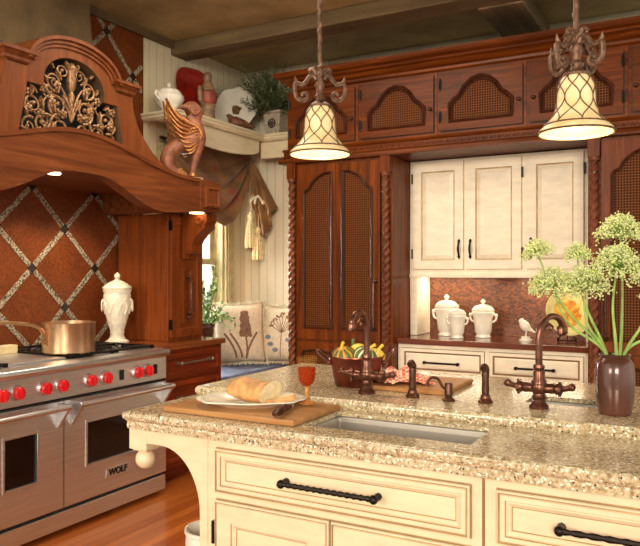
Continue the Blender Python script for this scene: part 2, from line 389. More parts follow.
# tiled part of the left wall: copper tiles, pebble strips on the diagonals, dark inset squares
def clipseg(p,q,y0,y1,z0,z1):
    t0,t1=0,1; d=(q[0]-p[0],q[1]-p[1])
    for a,b in((-d[0],p[0]-y0),(d[0],y1-p[0]),(-d[1],p[1]-z0),(d[1],z1-p[1])):
        if abs(a)<1e-9:
            if b<0:return None
        else:
            t=b/a
            if a<0:t0=max(t0,t)
            else:t1=min(t1,t)
    if t0>=t1:return None
    return (p[0]+d[0]*t0,p[1]+d[1]*t0),(p[0]+d[0]*t1,p[1]+d[1]*t1)
def tiles(y0,y1,z0,z1,ny,nz,h=.265):
    mb=MB(faceX(XW)); mb.box(y0,y1,0,.012,z0,z1,0)
    for sgn in(1,-1):
        for k in range(-14,15):
            p=(ny+k*2*h-4,nz-4*sgn); q=(ny+k*2*h+4,nz+4*sgn); c=clipseg(p,q,y0+.02,y1-.02,z0,z1)
            if c:
                (a,b),(e,f)=c; w2=.017; nx,nn=(-sgn*w2*.7071,w2*.7071)
                P=[(a+nx,b+nn),(a-nx,b-nn),(e-nx,f-nn),(e+nx,f+nn)]; mb.prism(P,.010,.017 if sgn>0 else .0165,1)
    for i in range(-16,16):
        for j in range(-16,16):
            if (i+j)%2==0:
                y,z=ny+i*h,nz+j*h
                if y0+.04<y<y1-.04 and z0+.04<z<z1-.04:
                    r=.034; mb.prism([(y-r,z),(y,z-r),(y+r,z),(y,z+r)],.012,.021,2)
    return mb
plain('inset_dark',(44,36,32),.2)
tiles(1.5,4.15,.9,2.15,3.385,1.718).build('backsplash',['copper_tile','pebble','inset_dark'],wl)
tiles(3.2,4.15,2.15,ZC,3.765,3.17,.264).build('backsplash',['copper_tile','pebble','inset_dark'],wl)
# plaster chimney over the hood
mb=MB(faceX(XW)); mb.loft([[(2.83-a,0,z),(2.83+a,0,z),(2.83+a,b,z),(2.83-a,b,z)] for z,a,b in((2.1,.56,.36),(2.6,.545,.32),(ZC,.51,.28))])
struct(mb.build('wall_chimney','plaster_olive'))
# beams
struct(MB().box(XW,3.4,4.48,4.68,3.19,ZC).build('trim_1','beam_wood',bevel=.008))
struct(MB().box(-1.37,-1.07,.2,4.48,3.18,ZC).box(-1.37,-1.07,4.68,YB,3.18,ZC).build('trim_2','beam_wood_y',bevel=.008))
struct(MB().sweep([(XW+.02,.3),(XW+.02,4.48)][::-1],[(-.02,ZC-.06),(.0,ZC-.06),(.03,ZC-.02),(.03,ZC),(-.02,ZC)]).build('trim_3','plaster_olive'))
# window
wn=struct(thing('window_1','','')); del wn['label'],wn['category']
xf=faceX(XW)
mb=MB(xf)
for y0,y1,z0,z1 in((WY0-.11,WY0,WZ0-.1,WZ1+.1),(WY1,WY1+.115,WZ0-.1,WZ1+.1),(WY0,WY1,WZ1,WZ1+.1)): mb.box(y0,y1,0,.028,z0,z1); mb.box(y0+.02,y1-.02,.028,.04,z0,z1)
mb.box(WY0-.13,WY1+.13,-.1,.05,WZ0-.05,WZ0)
for y0,y1 in((WY0,WY0+.02),(WY1-.02,WY1)): mb.box(y0,y1,-.14,0,WZ0,WZ1)
mb.build('window_casing','casing_paint',wn,bevel=.004)
plain('sash_paint',(196,188,156),.6)
mb=MB(xf); zm=1.52
for z0,z1,b in((WZ0,zm+.02,-.07),(zm-.02,WZ1,-.10)):
    mb.box(WY0+.02,WY0+.065,b-.03,b,z0,z1).box(WY1-.075,WY1-.02,b-.03,b,z0,z1).box(WY0+.065,WY1-.075,b-.03,b,z0,z0+.05).box(WY0+.065,WY1-.075,b-.03,b,z1-.045,z1)
mb.build('sash','sash_paint',wn,bevel=.003)
MB(xf).box(WY0+.05,WY1-.06,-.088,-.084,WZ0,zm).box(WY0+.05,WY1-.06,-.118,-.114,zm,WZ1).build('pane','window_glass',wn)
struct(MB().box(XW,-3.35,YB-.015,YB,.0,.12).build('baseboard_back','cream_trim'))
# ================================================================= RANGE
RX=-3.07
rg=thing('range','stainless steel double-oven range with red knobs under the wooden hood','stove',(-3.45,2.83,0))
RY0,RYS,RY1=2.15,2.705,3.53
MB().box(XW+.03,RX-.04,RY0,RY1,.1,.9).box(XW+.03,RX-.07,RY0+.02,RY1-.02,.02,.1).build('body','steel_dark',rg)
xf=faceX(RX)
cp=MB(xf); cp.prism([(RY0,.745),(RY1,.745),(RY1,.885),(RY0,.885)],-.05,0)
cp=cp.build('control_panel','steel',rg,bevel=.003)
mb=MB(); pr=[(-.35,.895),(.0,.885),(.03,.893),(.04,.912),(.03,.93),(.0,.938),(-.35,.938)]
mb.loft([[(RX+o,y,z) for o,z in pr] for y in(RY0,RY1)]); mb.box(XW+.03,RX-.3,RY0,RY1,.9,.938)
ct=mb.build('cooktop','steel',rg,bevel=.004,smooth=True)
MB(xf).box(RY0,RY1,-.1,-.03,.735,.748).build('vent_gap','black_matte',rg)
kp=MB(xf).box(RY0,RY1,-.06,-.006,.035,.128).build('kick_plate','steel',rg,bevel=.003)
def oven_door(y0,y1,wy0,wy1,wz0,wz1,hy0,hy1):
    mb=MB(xf); z0,z1=.15,.728
    # door with a window hole: four slabs
    for a0,a1,c0,c1 in((y0,wy0,z0,z1),(wy1,y1,z0,z1),(wy0,wy1,z0,wz0),(wy0,wy1,wz1,z1)):
        mb.box(a0,a1,-.05,0,c0,c1)
    d=mb.build('oven_door','steel',rg)
    m2=MB(xf); e=.014
    for a0,a1,c0,c1 in((wy0-e,wy0,wz0-e,wz1+e),(wy1,wy1+e,wz0-e,wz1+e),(wy0,wy1,wz0-e,wz0),(wy0,wy1,wz1,wz1+e)): m2.box(a0,a1,-.005,.004,c0,c1)
    m2.build('window_frame','steel',d,bevel=.002)
    MB(xf).box(wy0,wy1,-.02,-.012,wz0,wz1).build('oven_window','black_glass',d)
    h=MB(xf); h.tube([(hy0,.075,.705),(hy1,.075,.705)],.0155,12)
    for y in(hy0+.006,hy1-.026):
        P=[(0,.72),(.085,.72),(.09,.703),(.08,.688),(.006,.59),(0,.59)]
        h.loft([[(yy,o,z) for o,z in P] for yy in(y,y+.02)])
    h.build('oven_handle','steel',d,bevel=.002)
    return d
oven_door(RY0+.003,RYS-.003,2.335,2.53,.335,.585,RY0+.03,RYS-.02)
d2=oven_door(RYS+.003,RY1-.003,2.87,3.30,.345,.58,RYS+.04,RY1-.012)
# lettering plate on the right door
bp=MB(xf).box(3.01,3.195,0,.004,.232,.282).build('brand_plate','steel',d2,bevel=.001)
def text(name,s,size,mat,parent,loc,rot,ext=.002):
    cu=bpy.data.curves.new(name,'FONT'); cu.body=s; cu.size=size; cu.align_x='CENTER'; cu.align_y='CENTER'; cu.extrude=ext; cu.offset=.0016
    t=bpy.data.objects.new(name,cu); COL.objects.link(t); bpy.context.view_layer.update()
    me=bpy.data.meshes.new_from_object(t.evaluated_get(bpy.context.evaluated_depsgraph_get())); COL.objects.unlink(t); bpy.data.objects.remove(t)
    me.transform(Matrix.Translation(Vector(loc))@rot.to_4x4()); me.materials.clear(); me.materials.append(M[mat])
    r=parent
    while r.parent: r=r.parent
    me.transform(Matrix.Translation(-Vector(r.location)))
    o=bpy.data.objects.new(name,me); COL.objects.link(o); o.parent=parent; return o
# letters face +x: text x-> +y , y-> +z
RFX=Matrix(((0,0,1),(1,0,0),(0,1,0)))
text('lettering','WOLF',.052,'letter',d2,(RX+.0055,3.102,.257),RFX)
# knobs
for y in(2.31,2.405,2.572,2.683,2.885,3.005,3.262,3.35):
    z=.815; m=MB(lambda a,b,c:(RX+c,y+a,z+b))
    m.lathe([(.042,0),(.042,.006),(.037,.012)],(0,0,0),20,0)
    bz=m.build('knob_bezel','steel',rg,smooth=True)
    m=MB(lambda a,b,c:(RX+c,y+a,z+b))
    m.lathe([(.031,.010),(.033,.016),(.031,.034),(.026,.038),(.0,.038)],(0,0,0),24,0,flute=lambda a,zz:.05*math.cos(12*a))
    m.box(-.006,.006,-.027,.027,.036,.050)
    m.build('knob','red_knob',rg,smooth=True)
for y in(3.135,3.425):
    m=MB(xf); m.box(y-.016,y+.016,0,.005,.785,.845); m.box(y-.01,y+.01,.005,.009,.79,.812); m.box(y-.01,y+.01,.005,.011,.818,.84); m.build('switch','black_matte',rg)
# burners and griddle
def burner(cx,cy):
    m=MB(); m.lathe([(.055,.938),(.05,.944),(.03,.948),(0,.948)],(cx,cy,0),18)
    m.build('burner_cap','steel_dark',rg,smooth=True)
    g=MB(); a=.155
    for s in(-1,1):
        g.box(cx-a,cx+a,cy+s*a-.008,cy+s*a+.008,.945,.957); g.box(cx+s*a-.008,cx+s*a+.008,cy-a,cy+a,.945,.957)
        for q in(-1,1): g.box(cx+s*a-.009,cx+s*a+.009,cy+q*a-.009,cy+q*a+.009,.938,.959)
    for k in range(8):
        an=k*PI/4; x,y=math.cos(an),math.sin(an); L=a if k%2==0 else a*1.3
        g.tube([(cx+.045*x,cy+.045*y,.953),(cx+L*x,cy+L*y,.953)],.006,6)
    g.build('burner_grate','black_iron',rg)
for x in(-3.31,-3.64):
    burner(x,2.99); burner(x,3.335)
burner(-3.64,2.27); burner(-3.31,2.25)
MB().box(-3.36,-3.16,2.43,2.80,.938,.950).box(-3.62,-3.36,2.43,2.80,.938,.950).build('griddle_plate','steel',rg,bevel=.004)
plain('rail_cream',(232,214,168),.35,.3)
MB().box(-3.63,-3.56,2.40,2.80,.951,1.0).build('griddle_rail','rail_cream',rg,bevel=.006)
# ================================================================= HOOD
HX=-3.05; HC=2.83
hd=thing('range_hood','carved wooden range hood with arched top above the stove','range hood',(-3.4,HC,1.8))
low=[(0,1.982),(.12,1.978),(.2,1.962),(.28,1.932),(.36,1.895),(.46,1.852),(.56,1.823),(.66,1.812),(.78,1.82),(1.0,1.842)]
up=[(0,2.205),(.12,2.198),(.24,2.178),(.36,2.148),(.5,2.112),(.62,2.088),(.74,2.066),(.86,2.055),(1.0,2.052),(1.235,2.052)]
cl=smoothcurve(low,6); cu_=smoothcurve(up,6)
N=44; lo=[];hi=[]
for i in range(-N,N+1):
    d=abs(i)/N*1.02; sgn=-1 if i<0 else 1
    lo.append((HC+sgn*d,interp(cl,d))); hi.append((HC+sgn*d,interp(cu_,d)))
mb=MB(xf=faceX(HX)); mb.strip(lo,hi,-.09,0)
mt=mb.build('mantel','hood_h',hd,bevel=.006,smooth=True,angle=50)
mb=MB(xf=faceX(HX))
mb.strip([(a,c-.004) for a,c in lo],[(a,c+.012) for a,c in lo],-.05,.008); mb.strip([(a,c-.014) for a,c in hi],[(a,c+.01) for a,c in hi],-.09,.010)
mb.build('mantel_bead','hood_h',mt,smooth=True,angle=50)
for s in(-1,1):
    y0,y1=sorted((HC+s*1.01,HC+s*1.235)); m=MB(); m.box(-3.42,HX+.012,y0,y1,1.843,2.055)
    eb=m.build('end_block','hood_h',hd,bevel=.004)
    m=MB(faceX(HX+.012)); m.rings(y0+.06,y1-.045,1.885,2.0,[(-.012,0,0),(-.012,.022,0),(0,.026,0),(.012,.014,0)]); m.build('block_panel','hood_v',eb)
    MB().lathe([(.05,1.838),(.05,1.8425)],(-3.16,(y0+y1)/2,0),18).build('puck_light','puck_glow',hd)
MB().box(XW,-3.14,HC-1.0,HC+1.0,1.985,2.02).box(XW,-3.36,HC+.9,HC+1.0,1.84,2.02).build('liner','hood_h',hd)
MB().box(-3.42,-3.14,HC-1.01,HC-.55,2.03,2.05).box(-3.42,-3.14,HC+.55,HC+1.01,2.03,2.05).build('mantel_shelf','hood_h',hd)
for x,y in((-3.27,2.62),(-3.256,2.80)): MB().lathe([(.036,1.979),(.036,1.986)],(x,y,0),16).build('puck_light','puck_glow',hd)
# upper hood: front panel with the ornament opening
UX=-3.12
wout=[(2.10,.80),(2.14,.70),(2.2,.61),(2.28,.53),(2.36,.475),(2.44,.45),(2.53,.445)]
def wi(z): # opening half width
    return .375-.055*(z-2.14)/.28
ob=2.13
zi=(2.13,2.17,2.22,2.28,2.35,2.42); zo=(2.10,2.14,2.19,2.26,2.34,2.42,2.5,2.545)
openR=[(wi(z),z) for z in zi]+[(.215,2.42),(.215,2.46)]+[(.215*math.cos(a*PI/24),2.46+.155*math.sin(a*PI/24)) for a in range(1,13)]
open_pts=[(HC+a,c) for a,c in openR]+[(HC-a,c) for a,c in openR[::-1][1:]]
outR=[(interp(wout,z) if z<2.54 else .325,z) for z in zo]+[(.325*math.cos(a*PI/24),2.545+.17*math.sin(a*PI/24)) for a in range(1,13)]
out_pts=[(HC+a,c) for a,c in outR]+[(HC-a,c) for a,c in outR[::-1][1:]]
mb=MB(faceX(UX)); n=len(out_pts)
def flat(dep,mi):
    for k in range(n-1): mb.poly([(out_pts[k][0],dep,out_pts[k][1]),(out_pts[k+1][0],dep,out_pts[k+1][1]),(open_pts[k+1][0],dep,open_pts[k+1][1]),(open_pts[k][0],dep,open_pts[k][1])],mi)
flat(0,0)
for k in range(n-1):
    a,c=open_pts[k];a2,c2=open_pts[k+1]; mb.poly([(a,0,c),(a2,0,c2),(a2,-.11,c2),(a,-.11,c)],1)
for s in(-1,1):      # returns
    zs=[2.10+i*.0215 for i in range(21)]; P=[(HC+s*interp(wout,z),z) for z in zs]
    for (a,c),(a2,c2) in zip(P,P[1:]): mb.poly([(a,0,c),(a2,0,c2),(a2,-.62,c2),(a,-.62,c)],0)
arcp=out_pts[7:-7]
for (a,c),(a2,c2) in zip(arcp,arcp[1:]): mb.poly([(a,0,c),(a2,0,c2),(a2,-.55,c2),(a,-.55,c)],0)
fp=mb.build('arched_panel',['hood_v','plaster_olive'],hd,smooth=True,angle=30)
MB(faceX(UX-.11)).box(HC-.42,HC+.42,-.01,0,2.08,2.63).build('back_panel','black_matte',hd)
# arch crown moulding and the cap mouldings
mb=MB(faceX(UX)); 
for r0,r1,b1 in((-.055,-.035,.010),(-.035,-.014,.02),(-.014,.008,.034)):
    lo_=[(HC+(.325+r0)*math.cos(PI*i/36),2.54+(.175+r0)*math.sin(PI*i/36)) for i in range(37)]
    hi_=[(HC+(.325+r1)*math.cos(PI*i/36),2.54+(.175+r1)*math.sin(PI*i/36)) for i in range(37)]
    mb.strip(lo_,hi_,-.3 if r1>0 else 0,b1)
mb.build('arch_molding','hood_v',hd,smooth=True,angle=50,bevel=.003)
for s in(-1,1):
    y0,y1=sorted((HC+s*.32,HC+s*.45)); m=MB()
    prof=[(0,2.505),(.012,2.515),(.012,2.53),(.03,2.55),(.04,2.555),(.04,2.572),(0,2.58)]
    path=[(UX-.5,y0),(UX,y0),(UX,y1),(UX-.5,y1)] 
    m.sweep(path[::-1],[(-o,z) for o,z in prof]); m.box(UX-.5,UX,y0,y1,2.5,2.575); m.build('cap_molding','hood_v',hd)
# ornament: gilded scrollwork
mb=MB(faceX(UX-.035)); cz=2.2
mb.lathe([(.006,0),(.012,.02),(.008,.05),(.013,.09),(.02,.15),(.012,.17),(.026,.2),(.03,.25),(.024,.28),(.034,.30),(.018,.33),(.0,.34)],(HC,0,2.265),10)
def sc(pts,r=.0085,tip=None):
    for s in(-1,1):
        P=[(HC+s*a,.004*math.sin(i*.6),c) for i,(a,c) in enumerate(pts)]; mb.tube(P,[r*(1-.55*i/len(P)) for i in range(len(P))],6)
        if tip: mb.ball(P[-1],tip,8,rings=6)
def leaf(a,c,ang,L=.06,w=.02):
    for s in(-1,1):
        A_=math.radians(ang); dx,dz=math.cos(A_),math.sin(A_); px_,pz=-dz,dx
        pts=[(0,0),(.3,.55),(.5,.35),(.65,.75),(.8,.3),(1,0),(.8,-.3),(.65,-.75),(.5,-.35),(.3,-.55)]
        R1=[(HC+s*(a+dx*L*u+px_*w*v),.010,c+dz*L*u+pz*w*v) for u,v in pts]; R0=[(p[0],-.004,p[2]) for p in R1]; mb.loft([R0,R1])
        mb.tube([(HC+s*a,.012,c),(HC+s*(a+dx*L*.5),.02,c+dz*L*.5),(HC+s*(a+dx*L),.008,c+dz*L)],[.006,.007,.002],6)
def rosette(a,c,r=.026):
    for s in((-1,1) if a else (1,)):
        for k in range(5):
            an=2*PI*k/5; mb.ball((HC+s*(a+r*.6*math.cos(an)),.008,c+r*.6*math.sin(an)),r*.5,7,rings=5,sy=.6)
        mb.ball((HC+s*a,.016,c),r*.42,7,rings=5)
sc(spiral(.085,2.225,.075,.014,110,-1.6),.010,.016)
sc(spiral(.095,2.34,.07,.012,260,1.5),.009,.014)
sc(spiral(.19,2.235,.066,.012,170,1.5),.009,.014)
sc(spiral(.26,2.315,.058,.011,300,1.5),.008,.013)
sc(spiral(.285,2.20,.05,.01,120,-1.4),.008,.012)
sc(spiral(.12,2.47,.055,.01,250,1.5),.008,.012)
sc(spiral(.06,2.535,.045,.01,280,1.4),.007,.011)
sc(spiral(.165,2.40,.045,.009,0,1.5),.007,.011)
sc(spiral(.045,2.165,.04,.008,90,-1.4),.008,.01)
sc([(p[0],p[1]) for p in bez((.005,2.28),(.05,2.42),(.16,2.43),(.2,2.33))],.009)
sc([(p[0],p[1]) for p in bez((.005,2.30),(.03,2.44),(.12,2.52),(.17,2.47))],.008)
sc([(p[0],p[1]) for p in bez((.0,2.19),(.12,2.12),(.24,2.16),(.33,2.19))],.009)
sc([(p[0],p[1]) for p in bez((.15,2.19),(.22,2.29),(.26,2.26),(.31,2.35))],.008)
for a,c,an,L,w in((.02,2.33,60,.09,.03),(.05,2.29,20,.085,.03),(.12,2.30,70,.06,.022),(.15,2.275,0,.07,.024),(.2,2.3,80,.07,.02),(.24,2.38,40,.06,.02),(.28,2.36,110,.05,.018),(.3,2.25,60,.06,.02),(.3,2.17,20,.05,.018),(.1,2.41,90,.06,.02),(.17,2.45,60,.05,.016),(.08,2.49,60,.06,.018),(.03,2.56,70,.045,.014),(.22,2.2,-40,.06,.02),(.14,2.17,-20,.06,.02),(.02,2.2,-60,.06,.024),(.13,2.54,45,.04,.014)): leaf(a,c,an,L,w)
for a,c in((.06,2.3),(.135,2.35),(.21,2.275),(.29,2.29),(.17,2.21),(.19,2.42),(.1,2.45),(.31,2.38)): rosette(a,c)
mb.build('ornament','gold',hd,smooth=True)
# ================================================================= SPICE CABINET (stands on the counter) + BASE CABINET
SX=-3.35
spc=thing('spice_cabinet','tall narrow wooden cabinet on the counter right of the stove','cabinet',(-3.6,4.06,.935))
MB().box(XW+.025,SX,3.87,4.25,.935,1.84).build('carcass','spice_wood',spc,bevel=.004)
xs=faceX(SX)
mb=MB(xs); mb.rings(3.885,4.235,.96,1.82,[(0,0,0),(0,.018,0),(.055,.018,0),(.065,.008,1)])
mb2=MB(xs); mb2.box(3.945,4.175,.008,.014,1.02,1.52)
dr=mb.build('door',['spice_wood','spice_wood'],spc,bevel=.002)
m=MB(xs); m.rings(4.0,4.12,1.05,1.46,[(0,.006,0),(0,.018,0),(.018,.022,0),(.03,.012,0)]); m.build('door_panel','spice_wood',dr)
m=MB(xs); m.tube([(4.06,.018,1.12),(4.06,.055,1.14),(4.06,.055,1.36),(4.06,.018,1.38)],.009,8)
for z in(1.1,1.135,1.36,1.395): m.ball((4.06,.05 if 1.11<z<1.39 else .03,z),.014,8,rings=6)
m.build('door_pull','bronze_dark',dr,smooth=True)
for z in(1.02,1.72): MB(xs).box(3.878,3.892,.0,.022,z,z+.07).build('hinge','black_iron',dr)
P=[(0,1.84),(.22,1.84),(.225,1.79),(.20,1.765),(.205,1.74),(.165,1.71),(.11,1.66),(.085,1.62),(.09,1.58),(.065,1.555),(.03,1.56),(.018,1.52),(0,1.52)]
m=MB(xs); m.loft([[(y,o+.018,z) for o,z in P] for y in(4.0,4.12)])
for y in(3.995,4.125):
    for cz_,co,r in((1.785,.16,.035),(1.585,.06,.022)):
        m.tube([(y,.018+co+r*.9*math.cos(k*.5)*(1-k/30),cz_+r*.9*math.sin(k*.5)*(1-k/30)) for k in range(24)],.006,6)
m.build('corbel','spice_wood',spc,bevel=.006,smooth=True,angle=30)
plain('steel_pull',(150,132,112),.35,.8)
bc=thing('base_cabinet','dark red wooden drawer cabinet right of the stove','cabinet',(-3.5,3.94,0))
BX=-3.215
MB().box(XW+.025,BX,3.54,4.31,.09,.893).box(XW+.025,BX-.06,3.54,4.30,0,.09).build('carcass','mahog',bc,bevel=.003)
xb=faceX(BX)
for z0,z1 in((.70,.87),(.42,.68),(.12,.40)):
    m=MB(xb); m.rings(3.66,4.275,z0,z1,[(0,0,0),(0,.02,0),(.035,.02,0),(.045,.010,0)])
    d=m.build('drawer','mahog',bc)
    bar_handle('drawer_handle',d,xb,3.80,4.14,.05,(z0+z1)/2+.015,.0085,'steel_pull')
m=MB(); pr=[(0,.897),(.012,.897),(.02,.905),(.02,.925),(.012,.935),(0,.935)]
m.box(XW+.025,-3.19,3.545,4.335,.895,.935)
tag(m.build('countertop','counter_wood_y',bevel=.006),'brown polished countertop on the drawer cabinet right of the stove','countertop')
# ================================================================= TALL WALL OF CABINETS
FY=4.85
ff=faceY(FY)
# fridge-front tall cabinet
def tall_cabinet(x0,x1,cols,label,doorx,full):
    t=thing('tall_cabinet',label,'cabinet',((x0+x1)/2,5.2,0))
    MB().box(x0,x1,FY,YB-.005,.09,2.285).box(x0+.03,x1-.03,FY+.05,YB-.005,0,.09).build('carcass','cherry_v',t)
    for cx in cols:
        
        for za,zb_ in((2.16,2.285),(.09,.3)): MB(ff).box(cx-.038,cx+.038,0,.05,za,zb_).build('column_block','cherry_v',t,bevel=.004)
        rope_column('rope_column',t,cx,FY-.028,.3,2.15,.03)
    dx0,dx1=doorx; mid=(dx0+dx1)/2
    mb=MB(faceY(FY-.024)); pers=[]
    zt,zs,zb=2.2,2.03,.99
    w=(mid-.045)-(dx0+.065)
    base=[(0,0),(0,.10),(.06,.20),(.14,.24),(.20,.30),(.22,.40),(.34,.62),(.52,.82),(.75,.95),(1,1)]
    cL=[(dx0+.065+w*u,zs+(zt-zs)*v) for u,v in base]; cR=[(2*mid-a,c) for a,c in cL][::-1]
    pers.append(mb.arch(dx0,mid,.905,2.262,zb,cL,mr=1)); pers.append(mb.arch(mid,dx1,.905,2.262,zb,cR,mr=1))
    mb.xf=faceY(FY); mb.poly([(dx0-.006,.001,.899),(dx1+.006,.001,.899),(dx1+.006,.001,2.268),(dx0-.006,.001,2.268)],2); d=mb.build('door',['cherry_v','dark_wood','black_matte'],t)  # black sheet behind the door paints the shaded gap round it
    def cane(p,nm='cane_panel'):
        m=MB(faceY(FY-.024)); m.poly([(a,-.012,c) for a,c in p]); m.build(nm,'cane',d2_)
    d2_=d
    for p in pers: cane(p)
    m=MB(faceY(FY-.024))
    for p in pers:
        m.tube([(a,.004,c) for a,c in p],.010,6,closed=True); c0=sum(q[0] for q in p)/len(p); c1=sum(q[1] for q in p)/len(p)
        m.tube([(a+(c0-a)*.07,-.002,c+(c1-c)*.02) for a,c in p],.006,6,closed=True)
    m.build('panel_molding','dark_wood',d,smooth=True)
    hx=dx1-.035 if full else dx0+.03
    m=MB(faceY(FY-.024)); m.tube([(hx,0,1.0),(hx,.04,1.015),(hx,.045,1.18),(hx,.04,1.345),(hx,0,1.36)],[.012,.01,.009,.01,.012],8)
    for z in(1.0,1.36): m.ball((hx,.004,z),.018,8,rings=6)
    m.build('door_pull','bronze_dark',d,smooth=True)
    # lower door with small cane panels
    mb=MB(faceY(FY-.024)); pl=[]
    for a,b in((dx0,mid),(mid,dx1)):
        pl.append(mb.arch(a,b,.11,.885,.18,[((a+.055),.79),((a+.06),.81),((a+b)/2,.825),((b-.06),.81),((b-.055),.79)],mr=1))
    d2_=mb.build('lower_door',['cherry_v','dark_wood'],t)
    for p in pl: cane(p)
    m=MB(faceY(FY-.024))
    for p in pl: m.tube([(a,.003,c) for a,c in p],.009,6,closed=True)
    m.build('panel_molding','dark_wood',d2_,smooth=True)
    return t
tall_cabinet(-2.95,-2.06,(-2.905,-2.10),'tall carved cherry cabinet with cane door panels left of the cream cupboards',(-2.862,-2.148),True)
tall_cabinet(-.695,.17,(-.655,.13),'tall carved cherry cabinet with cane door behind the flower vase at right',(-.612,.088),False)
# upper row: five units, one built and copied
U0,UW=-2.965,.627
def upper_unit(flip):
    t=thing('upper_cabinet','','cabinet',(0,5.2,2.29),'arched cane cabinets of the upper row')
    MB().box(-UW/2+.001,UW/2-.001,FY+.004,YB-.005,2.29,2.86).build('carcass','cherry_h',t)
    a,b,z0,z1=-.2875,.2875,2.428,2.826
    mb=MB(faceY(FY-.012)); hw=.222
    half=[(-1,0),(-1,.10),(-.92,.17),(-.84,.29),(-.72,.35),(-.66,.43),(-.52,.68),(-.30,.90),(0,1)]
    zs,zt=z0+.165,z1-.035
    cv=[(hw*u,zs+(zt-zs)*v) for u,v in half]; cv=cv+[(-x,z) for x,z in cv[::-1][1:]]
    per=mb.arch(a,b,z0,z1,z0+.062,cv,mr=1); mb.xf=faceY(FY+.004); mb.poly([(a-.006,.001,z0-.006),(b+.006,.001,z0-.006),(b+.006,.001,z1+.006),(a-.006,.001,z1+.006)],2); d=mb.build('door',['cherry_h','dark_wood','black_matte'],t)  # last face: black backing, shade of the door gap put in as colour
    m=MB(faceY(FY-.012)); m.poly([(x,-.012,z) for x,z in per]); m.build('cane_panel','cane',d)
    m=MB(faceY(FY-.012)); m.tube([(x,.005,z) for x,z in per],.0105,6,closed=True)
    m.tube([(x*.92,-.003,(z-2.55)*.9+2.55) for x,z in per],.006,6,closed=True); m.build('panel_molding','dark_wood',d,smooth=True)
    s=-1 if flip else 1
    for zz in(2.50,2.73):
        m=MB(faceY(FY-.012)); m.box(-s*.2875-.012,-s*.2875+.012,0,.005,zz,zz+.055); m.tube([(-s*.2875,.006,zz-.012),(-s*.2875,.006,zz+.067)],.006,6); m.build('hinge','black_iron',d)
    m=MB(faceY(FY-.012)); m.ball((s*.265,.016,2.59),.015,10,rings=6); m.box(s*.265-.008,s*.265+.008,0,.004,2.57,2.61); m.build('knob','bronze_dark',d,smooth=True)
    return t
labs=['arched cane cabinet of the upper row behind the left hanging lamp','arched cane cabinet of the upper row just right of the left hanging lamp','arched cane cabinet at the middle of the upper row, knob at right','arched cane cabinet of the upper row behind the right hanging lamp','arched cane cabinet of the upper row at the right edge, past the right lamp']
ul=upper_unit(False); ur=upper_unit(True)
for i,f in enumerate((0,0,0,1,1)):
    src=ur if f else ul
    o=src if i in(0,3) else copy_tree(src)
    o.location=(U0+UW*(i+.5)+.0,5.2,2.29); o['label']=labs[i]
# shared mouldings of the row
mb=MB(); P=[(0,2.855),(.018,2.865),(.02,2.882),(.045,2.895),(.06,2.915),(.085,2.925),(.09,2.938),(.12,2.95),(.13,2.968),(.13,2.985),(0,2.985)]
mb.sweep([(-2.89,YB),(-2.89,FY),(.3,FY)],P)
MBx=mb.build('crown_molding','cherry_h'); tag(MBx,'stepped cherry crown molding running along the top of the upper row','molding')
mb=MB(); P=[(0,2.405),(.02,2.40),(.03,2.385),(.018,2.375),(.018,2.335),(.03,2.328),(.045,2.318),(.05,2.30),(.05,2.285),(0,2.285)]
mb.sweep([(-2.968,YB),(-2.968,FY),(.3,FY)],P)
rl=mb.build('light_rail','cherry_h'); tag(rl,'carved cherry rail molding under the doors of the upper row','molding')
mb=MB(faceY(FY-.018))
for i in range(60):
    x=-2.94+i*.052; mb.tube([(x,.003,2.345),(x+.013,.005,2.365),(x+.026,.003,2.345),(x+.039,.005,2.365),(x+.052,.003,2.345)],.004,5)
    mb.ball((x+.013,.003,2.35),.006,6,rings=4)
mb.build('carved_band','cherry_h',rl,smooth=True)
# ================================================================= CREAM HUTCH
HY=5.2
hu=thing('cream_wall_cabinet','cream three-door wall cabinet between the two tall cherry cabinets','cabinet',(-1.38,5.4,1.39))
m=MB(); m.box(-2.055,-.70,HY,YB-.005,1.40,2.284); m.box(-2.055,-2.0,HY,YB-.005,.937,1.4).box(-.76,-.70,HY,YB-.005,.937,1.4); m.build('carcass','cream_light',hu,bevel=.003)
m=MB(faceY(HY)); m.box(-2.055,-.70,0,.018,1.385,1.41); 
for i in range(44): m.box(-2.03+i*.03,-2.012+i*.03,.018,.024,1.388,1.405)
for i in range(14): m.box(-2.046,-2.016,0,.008,.95+i*.031,.972+i*.031); 
m.build('dentil_trim','cream_light',hu)
for k,(a,b) in enumerate(((-2.026,-1.627),(-1.60,-1.197),(-1.158,-.772))):
    m=MB(faceY(HY)); m.rings(a,b,1.45,2.262,[(-.004,.0005,0),(-.004,.001,1),(0,.001,1),(0,.02,0),(.066,.02,0),(.072,.011,1),(.078,.010,1),(.105,.019,0)])
    d=m.build('door',['cream_light','glaze_soft'],hu,bevel=.0015)
    hx=(b-.03) if k==0 else (a+.03)
    m=MB(faceY(HY-.02)); m.loft([[(hx+w*math.cos(q*PI/4),.004+.5*w*math.sin(q*PI/4)+t_,1.60+dz) for q in range(8)] for w,t_,dz in((.004,0,-.075),(.011,.004,-.06),(.007,.010,-.045),(.008,.022,-.02),(.009,.024,0),(.008,.022,.02),(.007,.010,.045),(.011,.004,.06),(.004,0,.075))]); m.build('door_pull','black_iron',d,smooth=True)
    gx=a-.006 if k==0 else b+.006
    for zz in(1.53,2.11): MB(faceY(HY)).box(gx-.006,gx+.006,0,.023,zz,zz+.075).build('hinge','black_iron',d)
bs=MB().box(-2.0,-.76,5.49,5.50,.937,1.4).build('niche_back','copper_mosaic',hu)
bb=thing('cream_base_cabinet','cream base cabinet with two drawers under the back counter','cabinet',(-1.38,5.2,0))
